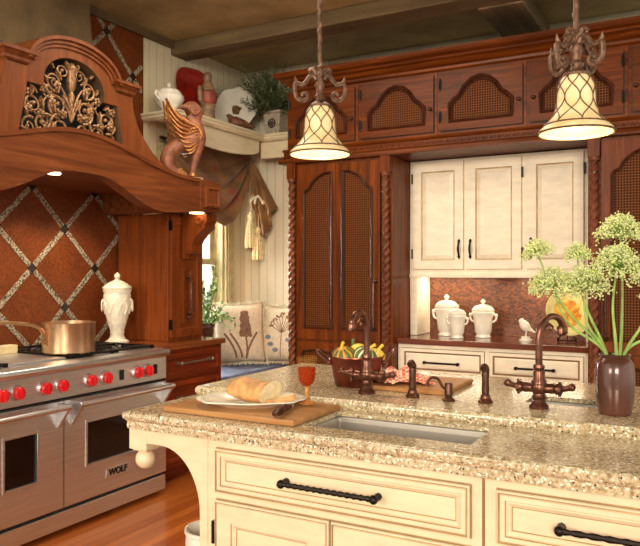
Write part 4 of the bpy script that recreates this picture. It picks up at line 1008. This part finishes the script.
for k in range(10):
    a=2*PI*k/10
    m.tube([(.094*math.cos(a),.094*math.sin(a),.2),(.096*math.cos(a+.2),.096*math.sin(a+.2),.25),(.101*math.cos(a-.1),.101*math.sin(a-.1),.3),(.100*math.cos(a+.2),.100*math.sin(a+.2),.325)],[.004,.009,.007,.003],6)
    m.ball((.095*math.cos(a+.3),.095*math.sin(a+.3),.27),.010,7,rings=5)
m.build('relief','relief_ceramic',t,smooth=True)
m=MB(); m.lathe([(.1,.373),(.11,.378),(.108,.386),(.085,.405),(.05,.425),(.024,.436),(.016,.446),(.024,.458),(.022,.472),(.008,.486),(0,.49)],(0,0,0),32,flute=lambda a,z:.02*math.cos(16*a)*(z<.43)); m.build('lid','relief_ceramic',t,smooth=True)
for q in(-1,1):
    m=MB(); m.tube([(q*.117+0*i,.0+.012*math.cos(2*PI*i/18),.255+.034*math.sin(2*PI*i/18)) for i in range(18)],.006,7,closed=True); m.ball((q*.106,0,.295),.014,8,rings=6); m.build('ring_handle','relief_ceramic',t,smooth=True)
t.location=(-3.62,3.655,.9355); t.rotation_euler.z=.5; t.scale=(.9,.9,1.0)
# ================================================================= WINDOW NOOK
ws=thing('storage_bench','low wooden storage bench seat running under the window','bench',(-3.6,4.95,0))
m=MB(); m.box(XW+.03,-3.32,4.345,YB-.017,.12,.52).box(XW+.03,-3.30,4.345,YB-.017,.52,.555).box(XW+.05,-3.36,4.345,YB-.02,0,.12); m.build('bench_box','mahog',ws,bevel=.004)
m=MB(); m.box(XW+.012,-3.335,4.36,YB-.02,.556,.605); tag(m.build('seat_cushion','seat_blue',None,bevel=.02,seg=3),'blue-grey patterned cushion on the window seat','cushion')
def pillow(w,h,label,motif,loc,rot):
    t=thing('throw_pillow',label,'pillow',(0,0,0)); m=MB(); N=16
    g={}
    for sgn in(1,-1):
        for i in range(N+1):
            for j in range(N+1):
                u,v=i/N*2-1,j/N*2-1; pinch=1-.07*(1-abs(u)**2)*abs(v)**3 ; pin2=1-.07*(1-abs(v)**2)*abs(u)**3
                th=.075*((1-u**4)*(1-v**4))**.6
                g[sgn,i,j]=m.addv((u*w/2*pin2,-sgn*th,v*h/2*pinch+h/2))
        for i in range(N):
            for j in range(N): m.face((g[sgn,i,j],g[sgn,i+1,j],g[sgn,i+1,j+1],g[sgn,i,j+1]))
    m.build('cover','pillow_cloth',t,smooth=True,angle=180)
    m=MB(); per=[]
    for k in range(120):
        s=k/30; e=int(s); f=(s-e)*2-1
        u,v=((f,-1),(1,f),(-f,1),(-1,-f))[e]; per.append((u*w/2*(1-.07*(1-abs(v)**2)*abs(u)**3),v*h/2*(1-.07*(1-abs(u)**2)*abs(v)**3)+h/2))
    for k,(a,c) in enumerate(per):
        an=math.atan2(c-h/2,a); L=.024+.008*rnd.random(); m.tube([(a,0,c),(a+L*math.cos(an)+.006*rnd.uniform(-1,1),.006*rnd.uniform(-1,1),c+L*math.sin(an)+.006*rnd.uniform(-1,1))],[.008,.004],5)
    m.build('fringe','fringe',t,smooth=True)
    def zf(a,c):
        u,v=a/(w/2),(c-h/2)/(h/2); return -.075*max(0,((1-u**4)*(1-v**4)))**.6-.002
    m=MB()
    def dot(a,c,r,rz=None):
        pts=[(a+r*math.cos(2*PI*k/9),c+(rz or r)*math.sin(2*PI*k/9)) for k in range(9)]; m.poly([(x,zf(x,z)-.001,z) for x,z in pts],motif_m)
    def line(pts,r=.005,mm=0):
        for (a,c),(a2,c2) in zip(pts,pts[1:]):
            d=Vector((a2-a,c2-c)).normalized(); nx,nz=-d.y*r,d.x*r
            m.poly([(x,zf(x,z)-.001,z) for x,z in((a+nx,c+nz),(a-nx,c-nz),(a2-nx,c2-nz),(a2+nx,c2+nz))],mm)
    motif_m=0
    if motif=='hyacinth':
        for i in range(11):
            for q in range(4):
                c=.24+i*.02; dot(.045+(q-1.5)*.026*(1-.05*i)+rnd.uniform(-.006,.006),c+rnd.uniform(-.006,.006),.0175)
        line([(.045+.01*math.sin(i*.3),.04+.02*i) for i in range(11)],.008)
        for s,o in((-1,.0),(1,.0),(-1,.05)): line([(.03+s*(.02+o)+s*.1*(i/9)**1.6,.05+.024*i) for i in range(10)],.009,0)
    else:
        line([(0,.05+.02*i) for i in range(15)],.004)
        for k in range(9):
            an=PI*(k+.5)/9; line([(0,.26),(.10*math.cos(an),.30+.11*math.sin(an))],.003)
            for q in range(5): dot(.11*math.cos(an)+rnd.uniform(-.02,.02),.31+.11*math.sin(an)+rnd.uniform(-.02,.02),.009)
        motif_m=1
        for a,c in((-.10,.16),(-.05,.11),(.07,.2),(.1,.15),(-.13,.22)): dot(a,c,.03,.02)
    m.build('flower_print',['pillow_brown','pillow_blue'],t,doubles=False)
    t.location=loc; t.rotation_euler=rot; return t
pillow(.46,.54,'cream throw pillow with brown hyacinth print, left of the two on the window seat','hyacinth',(-3.62,5.14,.622),(-.20,-.03,.72))
pillow(.48,.52,'cream throw pillow with grey-blue leaf print, right beside the cherry column','tree',(-3.32,5.35,.622),(-.20,0,.12))
# potted plant in front of the window
t=thing('potted_plant','leafy green plant in a pot standing in front of the bright window','plant',(0,0,0))
m=MB(); m.lathe([(0,0),(.07,0),(.075,.01),(.10,.16),(.108,.165),(.108,.19),(.095,.19),(.09,.16),(0,.15)],(0,0,0),24); m.build('pot','terra_vase',t,smooth=True)
m=MB(); st=MB()
for k in range(44):
    a=rnd.uniform(0,2*PI); L=rnd.uniform(.25,.5); el=rnd.uniform(.35,1.35)
    d=Vector((math.cos(a)*math.cos(el),math.sin(a)*math.cos(el),math.sin(el)))
    pts=[Vector((0,0,.15))+d*L*s+Vector((0,0,-.22*s*s*math.cos(el)*L*2)) for s in(0,.25,.5,.75,1)]
    st.tube([tuple(p) for p in pts],.003,5)
    for q in range(9):
        s=.3+.7*q/8; p=pts[0].lerp(pts[-1],s)+Vector((0,0,.05*math.sin(PI*s))); u=Vector((rnd.gauss(0,1),rnd.gauss(0,1),rnd.gauss(0,.6))).normalized(); w=u.orthogonal().normalized(); l=rnd.uniform(.03,.055)
        m.poly([tuple(p),tuple(p+u*l*.5+w*l*.28),tuple(p+u*l),tuple(p+u*l*.5-w*l*.28)])
m.build('foliage','leaf_mid',t,doubles=False); st.build('stem','stem_green',t); t.location=(-3.82,4.90,.722); t.scale=(.75,.75,1.4)
# valance
t=thing('window_valance','brown swagged window valance with red flowers and cream tassels','curtain',(-3.7,4.9,2.4))
m=MB(); NU,NV=40,26; ids=[]
for i in range(NU+1):
    u=i/NU; row=[]
    for j in range(NV+1):
        v=j/NV
        y=lerp(4.32,5.47,u)
        sag=.62*v*(math.sin(PI*min(1,u*1.0))**.75)+.06*v+.02*math.sin(PI*u)
        z=2.52-sag-(.10*v*(u>.92)*(u-.92)/.08)
        fold=.040*math.sin(v*24+u*7)*math.sin(PI*u)**.5*(.3+v)
        x=-3.80+.05+.10*math.sin(PI*u)*v+fold
        row.append(m.addv((x,y+.02*math.sin(v*9)*u,z)))
    ids.append(row)
for i in range(NU):
    for j in range(NV): m.face((ids[i][j],ids[i+1][j],ids[i+1][j+1],ids[i][j+1]))
sw=m.build('swag','valance',t,smooth=True,angle=180); q=sw.modifiers.new('t','SOLIDIFY'); q.thickness=.006
m=MB(); ids=[]
for i in range(49):
    u=i/48; row=[]
    L=.30+.34*(.5-.5*math.cos(2*PI*u*1.0))*(1 if u<.5 else 1)+.12*u
    for j in range(15):
        v=j/14; spread=.07+.25*v
        x=-3.74+.02+spread*(u)*.98+.0; y=YB-.16+.045*math.sin(u*2*PI*4.5)*(.35+.65*v)+.04*(1-u); z=2.46-L*v-.03
        row.append(m.addv((x,y,z)))
    ids.append(row)
for i in range(48):
    for j in range(14): m.face((ids[i][j],ids[i+1][j],ids[i+1][j+1],ids[i][j+1]))
jb=m.build('jabot','valance',t,smooth=True,angle=180); q=jb.modifiers.new('t','SOLIDIFY'); q.thickness=.006
m=MB(); m.tube([(-3.80,4.30,2.49),(-3.80,5.48,2.49)],.014,10); m.build('rod','bronze_dark',t,smooth=True)
for x,y,z0,L in((-3.66,5.35,1.97,.32),(-3.60,5.38,1.84,.30)):
    m=MB(); m.tube([(-3.68,5.40,2.16),(x-.01,y+.02,z0+.1),(x,y,z0)],.006,6); m.lathe([(.012,0),(.026,-.02),(.03,-.045),(.018,-.065),(.026,-.08),(.036,-.12),(.052,-L+.05),(.05,-L),(.0,-L)],(x,y,z0),24,flute=lambda a,zz:.10*math.cos(12*a)*(zz<-.08)); m.build('tassel','tassel',t,smooth=True)
m=MB()
for i in range(40):
    u=i/39; a=.115*math.cos(PI*u*2); m.ball((-3.66+.12*u,5.36+.03*math.sin(u*9),2.08+.03*math.sin(u*12)),.012,6,rings=5)
m.build('cord','fringe',t,smooth=True)
# plate shelf
t=thing('plate_shelf','cream painted shelf with scalloped apron above the window','shelf',(-3.6,5.0,2.5))
m=MB(); P=[(-3.85,4.16),(-3.49,4.16),(-3.49,5.30),(-2.97,5.30),(-2.97,YB-.002),(XW+.002,YB-.002),(XW+.002,4.16)][1:]
P[0]=(-3.49,4.16)
pts=[(XW+.002,4.16)]+P[:-1]
A=[m.addv((x,y,2.612)) for x,y in pts]; B=[m.addv((x,y,2.64)) for x,y in pts]; m.face(A[::-1]); m.face(B)
for k in range(len(pts)): m.face((A[k],A[(k+1)%len(pts)],B[(k+1)%len(pts)],B[k]))
m.build('shelf_board','cream_trim',t)
m=MB(); m.sweep([(XW+.01,4.16),(-3.49,4.16),(-3.49,5.30),(-2.97,5.30)],[(-.04,2.60),(0,2.60),(.0,2.585),(.012,2.59),(.03,2.605),(.03,2.62),(.04,2.628),(.04,2.645),(-.04,2.645)]); m.build('shelf_molding','cream_trim',t)
m=MB(); n=28; lo=[(lerp(4.18,5.26,i/n),2.47-.07*math.sin(PI*i/n)**.6) for i in range(n+1)]
m2=MB(faceX(-3.53)); m2.strip([(a,c+.02) for a,c in lo],[(a,2.612) for a,c in lo],0,.022); m2.build('scalloped_apron','cream_trim',t)
m2=MB(faceY(5.34)); m2.box(-3.53,-2.97,0,.02,2.44,2.612); m2.build('scalloped_apron','cream_trim',t)
# things on the shelf
ZS=2.646
t=thing('tureen','white lidded china tureen at the left end of the shelf behind the winged statue','pottery',(0,0,0))
m=MB(); m.lathe([(0,0),(.07,0),(.075,.012),(.05,.03),(.09,.07),(.115,.11),(.112,.14),(.09,.155),(.095,.16),(.08,.18),(.03,.20),(.012,.205),(.02,.22),(.012,.235),(0,.238)],(0,0,0),28,flute=lambda a,z:.03*math.cos(8*a)); m.build('body','white_ceramic',t,smooth=True,angle=180)
for q in(-1,1): m=MB(); m.tube(smoothcurve([(0,q*.10,.12),(0,q*.14,.15),(0,q*.15,.12),(0,q*.11,.09)],4),.010,8); m.build('handle','white_ceramic',t,smooth=True)
t.location=(-3.66,4.24,ZS)
t=thing('platter','large dark red platter leaning on the wall at the back of the shelf','platter',(0,0,0))
m=MB(lambda a,b,c:(-c,a,b)); sq=lambda a:(.175*abs(math.cos(a))**.6*(1 if math.cos(a)>=0 else -1),.225*abs(math.sin(a))**.6*(1 if math.sin(a)>=0 else -1))
R=[]
for s,z in((.02,.010),(.8,.010),(.86,.02),(1.0,.028),(1.0,.022),(.86,.010),(.8,.0),(.02,.0)): R.append([(sq(2*PI*k/40)[0]*s,sq(2*PI*k/40)[1]*s+.225,-z) for k in range(40)])
m.loft(R); m.build('dish','red_platter',t,smooth=True); t.scale=(1,1.12,1.08); t.location=(-3.77,4.71,ZS); t.rotation_euler=(.04,-.12,-.15)
t=thing('pepper_mill','turned wooden figure-like mill with red band in front of the red platter','mill',(0,0,0))
m=MB(); m.lathe([(0,0),(.066,0),(.07,.02),(.058,.04),(.055,.11),(.066,.13),(.06,.14)],(0,0,0),24); m.build('base','mill_wood',t,smooth=True)
m=MB(); m.lathe([(.058,.14),(.072,.16),(.075,.20),(.07,.235),(.05,.25)],(0,0,0),24); m.build('red_band','mill_red',t,smooth=True)
m=MB(); m.lathe([(.052,.25),(.058,.26),(.05,.28),(.04,.29),(.045,.30),(.03,.32),(.028,.34),(.034,.36),(.032,.385),(.018,.402),(0,.408)],(0,0,0),20); m.tube([(0,-.06,.13),(-.0,-.095,.16),(0,-.10,.22),(0,-.105,.27)],[.018,.02,.02,.015],8); m.build('top','mill_wood',t,smooth=True); t.location=(-3.58,4.62,ZS)
t=thing('oval_platter','white scalloped oval plate with a bird picture standing tilted on the shelf','plate',(0,0,0))
m=MB(lambda a,b,c:(-c,a,b)); R=[]
ov=lambda k,s:(.235*s*(1+.035*math.cos(8*2*PI*k/64))*math.cos(2*PI*k/64),.17*s*(1+.035*math.cos(8*2*PI*k/64))*math.sin(2*PI*k/64))
for s,z in((.02,.006),(.68,.006),(.75,.014),(1.0,.024),(1.0,.018),(.76,.006),(.7,0),(.02,0)): R.append([ov(k,s)+(-z,) for k in range(64)])
m.loft(R); m.build('dish','white_ceramic',t,smooth=True)
m=MB(lambda a,b,c:(-c,a,b)); m.poly([(x,y,-.0075) for x,y in((-.05,-.03),(-.03,.01),(.0,.03),(.03,.02),(.07,-.03),(.03,-.04),(.0,-.06))]); m.build('painted_bird','gold',t)
t.location=(-3.66,5.10,ZS+.212); t.rotation_euler=(.62,-.16,-.5)
t=thing('quail_figurine','small brown quail figurine in front of the white oval plate','figurine',(0,0,0))
m=MB(); m.tube(smoothcurve([(0,-.085,.115),(0,-.07,.105),(0,-.05,.08),(0,-.01,.06),(0,.05,.05),(0,.11,.035),(0,.15,.022)],4),[.012,.016,.019,.021,.022,.024,.03,.036,.041,.045,.047,.048,.048,.047,.044,.041,.037,.031,.025,.02,.015,.012,.009,.006,.003],12); m.tube([(0,-.095,.118),(0,-.115,.11)],[.007,.001],6); m.ball((0,-.08,.112),.02,10)
for q in(-.015,.015): m.tube([(q,-.005,.03),(q,-.01,.0)],.005,6)
m.build('bird','quail',t,smooth=True,remesh=.005,angle=180); t.location=(-3.55,5.0,ZS+.002); t.rotation_euler.z=-.8
t=thing('herb_planter','square stone planter with a dark bushy evergreen at the shelf corner','plant',(0,0,0))
m=MB(); q=lambda r,z:[(-r,-r,z),(r,-r,z),(r,r,z),(-r,r,z)]
m.loft([q(.068,0),(q(.09,.19)),q(.102,.195),q(.102,.215),q(.088,.215),q(.084,.19)]); pt=m.build('planter','stone_pot',t,bevel=.004)
m=MB(lambda a,b,c:(a,-.082-c,b)); m.tube([(.036*math.cos(2*PI*i/20),.105+.036*math.sin(2*PI*i/20),.002) for i in range(20)],.006,6,closed=True)
for k in range(6): m.ball((.018*math.cos(k*PI/3),.105+.018*math.sin(k*PI/3),.002),.009,7,rings=5)
m.ball((0,.105,.004),.008,7,rings=5); m.build('rosette','bronze_dark',pt)
m=MB(); br=MB()
for k in range(120):
    a=rnd.uniform(0,2*PI); el=rnd.uniform(.15,1.5); L=rnd.uniform(.22,.50)*(1 if el<1.1 else .85)
    d=Vector((math.cos(a)*math.cos(el)*.9-.34,math.sin(a)*math.cos(el)*.55-.32,math.sin(el)*.85)).normalized(); b=Vector((0,0,.2)); cur=Vector((rnd.uniform(-.1,.1),rnd.uniform(-.1,.1),rnd.uniform(-.12,.05)))
    pts=[b+d*L*s+cur*s*s for s in(0,.33,.66,1)]; br.tube([tuple(p) for p in pts],.003,4,cap=False)
    for q_ in range(44):
        s=.2+.8*q_/43; i=min(2,int(s*3)); p=pts[i].lerp(pts[i+1],s*3-i); dd=(pts[i+1]-pts[i]).normalized(); r_=Vector((rnd.gauss(0,1),rnd.gauss(0,1),rnd.gauss(0,1))); u=(dd*.7+(r_-dd*r_.dot(dd)).normalized()).normalized(); w=u.cross(dd).normalized(); l=rnd.uniform(.035,.06)
        if p.z+ZS+l>3.26: continue
        m.poly([tuple(p-w*.0025),tuple(p+u*l*.5-w*.0045),tuple(p+u*l),tuple(p+u*l*.5+w*.0045),tuple(p+w*.0025)])
m.build('foliage','leaf_dark',t,doubles=False); br.build('branch','leaf_dark',t); t.location=(-3.42,5.41,ZS); 
# ================================================================= WINGED STATUE on the hood
t=thing('winged_statue','carved winged beast statue with gilded wing sitting on the hood mantel','statue',(0,0,0))
K=.00164; q2=lambda x,y:((x-150)*K,(490-y)*K)
def yz(pts): return [(0,)+q2(x,y) for x,y in pts]
m=MB()
def limb(pts,r,flat=1.0,x=0,n=5):
    P=smoothcurve([(x,)+q2(a,b) for a,b in pts],n); R=smoothcurve([(q,) for q in r],n); m.tube(P,[max(.003,q[0]*K) for q in R],14,flat=1)
limb([(120,455),(85,440),(72,405),(82,370),(110,345),(150,325),(190,300)],[20,26,30,30,34,48,44])
limb([(175,470),(182,440),(190,400),(200,350),(205,300),(196,262),(182,232),(168,205)],[14,14,19,26,36,36,30,28],n=6)
limb([(158,190),(178,180),(194,196),(198,228)],[30,38,32,19])
limb([(192,205),(202,220),(200,232)],[14,10,5])
for sx in(-1,1): limb([(165,178),(150,172),(128,172),(116,180)],[9,9,6,2],x=sx*.03)
m.build('body','terracotta_body',t,smooth=True,remesh=.0055,angle=180)
m=MB(); sp_=[(.0,)+(q2(185,188)[0]+.034*(1-i/40)*math.cos(i*.45),q2(185,188)[1]+.034*(1-i/40)*math.sin(i*.45)) for i in range(36)]
for x in(-.055,.055): m.tube([(x+(.012*i/36 if x>0 else -.012*i/36),p[1],p[2]) for i,p in enumerate(sp_)],[.011-.005*i/36 for i in range(36)],7)
for x in(-.035,.035): m.ball((x,)+q2(198,203),.008,8,rings=6)
m.build('spiral_horn','terracotta_body',t,smooth=True)
for x in(-.045,.045):
    m=MB(); sg=1 if x>0 else -1
    tips=[(62,150),(66,190),(76,225),(86,255),(98,285),(112,312),(128,335),(145,350),(165,358)]
    root=[(178,255),(186,265),(192,275),(197,285),(200,296),(201,306),(200,316),(196,326),(190,334)]
    for k,(tp,rt) in enumerate(zip(tips,root)):
        c=((tp[0]+rt[0])/2-12,(tp[1]+rt[1])/2+22)
        P=smoothcurve([(x*.85,)+q2(*rt),(x+sg*.012,)+q2(*c),(x+sg*.004*k*0,)+q2(*tp)],7); n_=len(P)
        m.tube(P,[.007+.023*math.sin(PI*min(.97,(i+1)/(n_+1)))**.7 for i in range(n_)],8,flat=.35)
    # small covert feathers
    for r_ in range(3):
        for k in range(6):
            a=q2(200-14*r_-4*k,262+14*k+4*r_); m.ball((x+sg*.010,a[0]-.01,a[1]),.016,8,rings=6,sz=.7)
    P=smoothcurve([(x*.9,)+q2(205,312),(x+sg*.01,)+q2(212,290),(x+sg*.01,)+q2(196,262),(x,)+q2(150,235),(x,)+q2(100,205),(x,)+q2(60,150)],6); m.tube(P,[.012]*12+[.010]*12+[.007]*7,8)
    out_=[(60,150),(70,235),(95,290),(130,340),(165,362),(195,335),(212,300),(205,270),(180,245),(140,225),(95,190)]
    m.loft([[(x+dx_,)+q2(*p) for p in out_] for dx_ in(-.006,.006)])
    m.build('wing','gold_wing',t,smooth=True,angle=180)
m=MB(); P=[(0,)+(q2(130,465)[0]+.042*(1-i/44)*math.cos(i*.4+1.5),q2(130,465)[1]+.042*(1-i/44)*math.sin(i*.4+1.5)) for i in range(40)]
for x in(-.03,.03): m.tube([(x,p[1],p[2]) for p in P],.009,7)
m.loft([[(x,q2(130,465)[0]+.036*math.cos(2*PI*k/18),q2(130,465)[1]+.036*math.sin(2*PI*k/18)) for k in range(18)] for x in(-.03,.03)]); m.build('scroll_foot','gold_wing',t,smooth=True,angle=40)
m=MB(); a=q2(175,492);b=q2(222,470); m.box(-.045,.045,a[0]-.01,b[0],0,b[1]); m.box(-.04,.04,q2(60,0)[0],a[0],0,.006); m.build('base_block','mill_wood',t,bevel=.003)
m=MB(); m.lathe([(.02,0),(.03,.01),(.024,.022),(.018,.04)],(0,q2(182,470)[0],q2(0,470)[1]),14); m.build('gilded_ankle','gold_wing',t,smooth=True)
t.location=(-3.22,3.90,2.056); t.rotation_euler.z=-.62
# red blossoms seen past the mantel end are part of the valance print
# ================================================================= FLOOR ITEM
t=thing('bucket','white ribbed bucket on the floor behind the island bracket','bucket',(0,0,0))
m=MB(); m.lathe([(0,0),(.075,0),(.08,.01),(.092,.24),(.094,.262),(.099,.264),(.099,.276),(.094,.278),(.095,.30),(.10,.304),(.10,.318),(.098,.345),(.104,.35),(.104,.362),(.096,.362),(.09,.30),(.078,.015),(0,.012)],(0,0,0),36); m.build('pail','bucket_white',t,smooth=True,angle=40)
t.location=(-1.735,2.26,0); t.scale=(1,1,1.14)
# ================================================================= CAMERA AND LIGHT
cam=bpy.data.cameras.new('Camera'); co=bpy.data.objects.new('Camera',cam); COL.objects.link(co)
co.location=(0,0,1.42); co.rotation_euler=(PI/2,0,math.atan(391/711)); cam.sensor_fit='HORIZONTAL'; cam.sensor_width=36; cam.lens=711/640*36; cam.clip_start=.02
SC.camera=co
def area(nm,loc,target,size,power,col,sy=None):
    l=bpy.data.lights.new(nm,'AREA'); l.energy=power; l.color=col; l.size=size
    if sy: l.shape='RECTANGLE'; l.size_y=sy
    o=bpy.data.objects.new(nm,l); COL.objects.link(o); o.location=loc; o.rotation_euler=(Vector(target)-Vector(loc)).to_track_quat('-Z','Y').to_euler(); return o
area('softbox',(2.6,-6.5,3.2),(-1.4,5,1.2),2.6,700,(1,.88,.70))
area('softbox_left',(-3.4,-6.0,3.0),(-2.0,5,1.2),2.2,310,(1,.88,.70))
area('window_daylight',(-4.4,4.9,1.7),(-2.8,4.6,1.0),1.0,110,(1,.97,.9))
area('overhead_fill',(-2.2,3.2,3.15),(-2.2,3.2,0),1.4,38,(1,.86,.68))  # added fill lamp under the ceiling, no fixture there
def spot(nm,loc,target,power,ang,col=(1,.82,.58),size=.04,blend=.6):
    l=bpy.data.lights.new(nm,'SPOT'); l.energy=power; l.color=col; l.spot_size=math.radians(ang); l.spot_blend=blend; l.shadow_soft_size=size
    o=bpy.data.objects.new(nm,l); COL.objects.link(o); o.location=loc; o.rotation_euler=(Vector(target)-Vector(loc)).to_track_quat('-Z','Y').to_euler(); return o
for y in(2.42,2.59,3.08,3.4): spot('hood_lamp',(-3.5,y,1.95),(-3.72,y,.95),15,100)
for x in(-1.75,-1.05): 
    l=area('cabinet_lamp',(x,5.36,1.39),(x,5.36,.9),.5,3.2,(1,.85,.62),.08)
for o_ in (x for x in list(bpy.data.objects) if x.name.startswith('pendant_lamp')):
    l=bpy.data.lights.new('pendant_bulb','POINT'); l.energy=2.2; l.color=(1,.84,.6); l.shadow_soft_size=.04; q=bpy.data.objects.new('pendant_bulb',l); COL.objects.link(q); q.location=Vector(o_.location)+Vector((0,0,.02))
sun=bpy.data.lights.new('sun','SUN'); sun.energy=2.0; sun.angle=.2; sun.color=(1,.96,.86); so=bpy.data.objects.new('sun',sun); COL.objects.link(so); so.rotation_euler=Vector((1,-.25,-.55)).to_track_quat('-Z','Y').to_euler()
W=bpy.data.worlds.new('World'); SC.world=W; W.use_nodes=True; wn_=W.node_tree.nodes; wl_=W.node_tree.links; bg=wn_['Background']
tc=wn_.new('ShaderNodeTexCoord'); sx=wn_.new('ShaderNodeSeparateXYZ'); wl_.new(tc.outputs['Generated'],sx.inputs[0])
rp=wn_.new('ShaderNodeMapRange'); rp.inputs['From Min'].default_value=-.25; rp.inputs['From Max'].default_value=-.55; rp.inputs['To Min'].default_value=.38; rp.inputs['To Max'].default_value=1.7
wl_.new(sx.outputs[0],rp.inputs['Value'])
r2_=wn_.new('ShaderNodeMapRange'); r2_.inputs['From Min'].default_value=.45; r2_.inputs['From Max'].default_value=.85; r2_.inputs['To Min'].default_value=0; r2_.inputs['To Max'].default_value=1.1
ad=wn_.new('ShaderNodeMath'); ad.operation='ADD'; wl_.new(sx.outputs[0],r2_.inputs['Value']); wl_.new(rp.outputs[0],ad.inputs[0]); wl_.new(r2_.outputs[0],ad.inputs[1]); wl_.new(ad.outputs[0],bg.inputs[1]); bg.inputs[0].default_value=(1,.93,.82,1)
SC.view_settings.view_transform='Standard'; SC.view_settings.look='None'; SC.view_settings.exposure=0
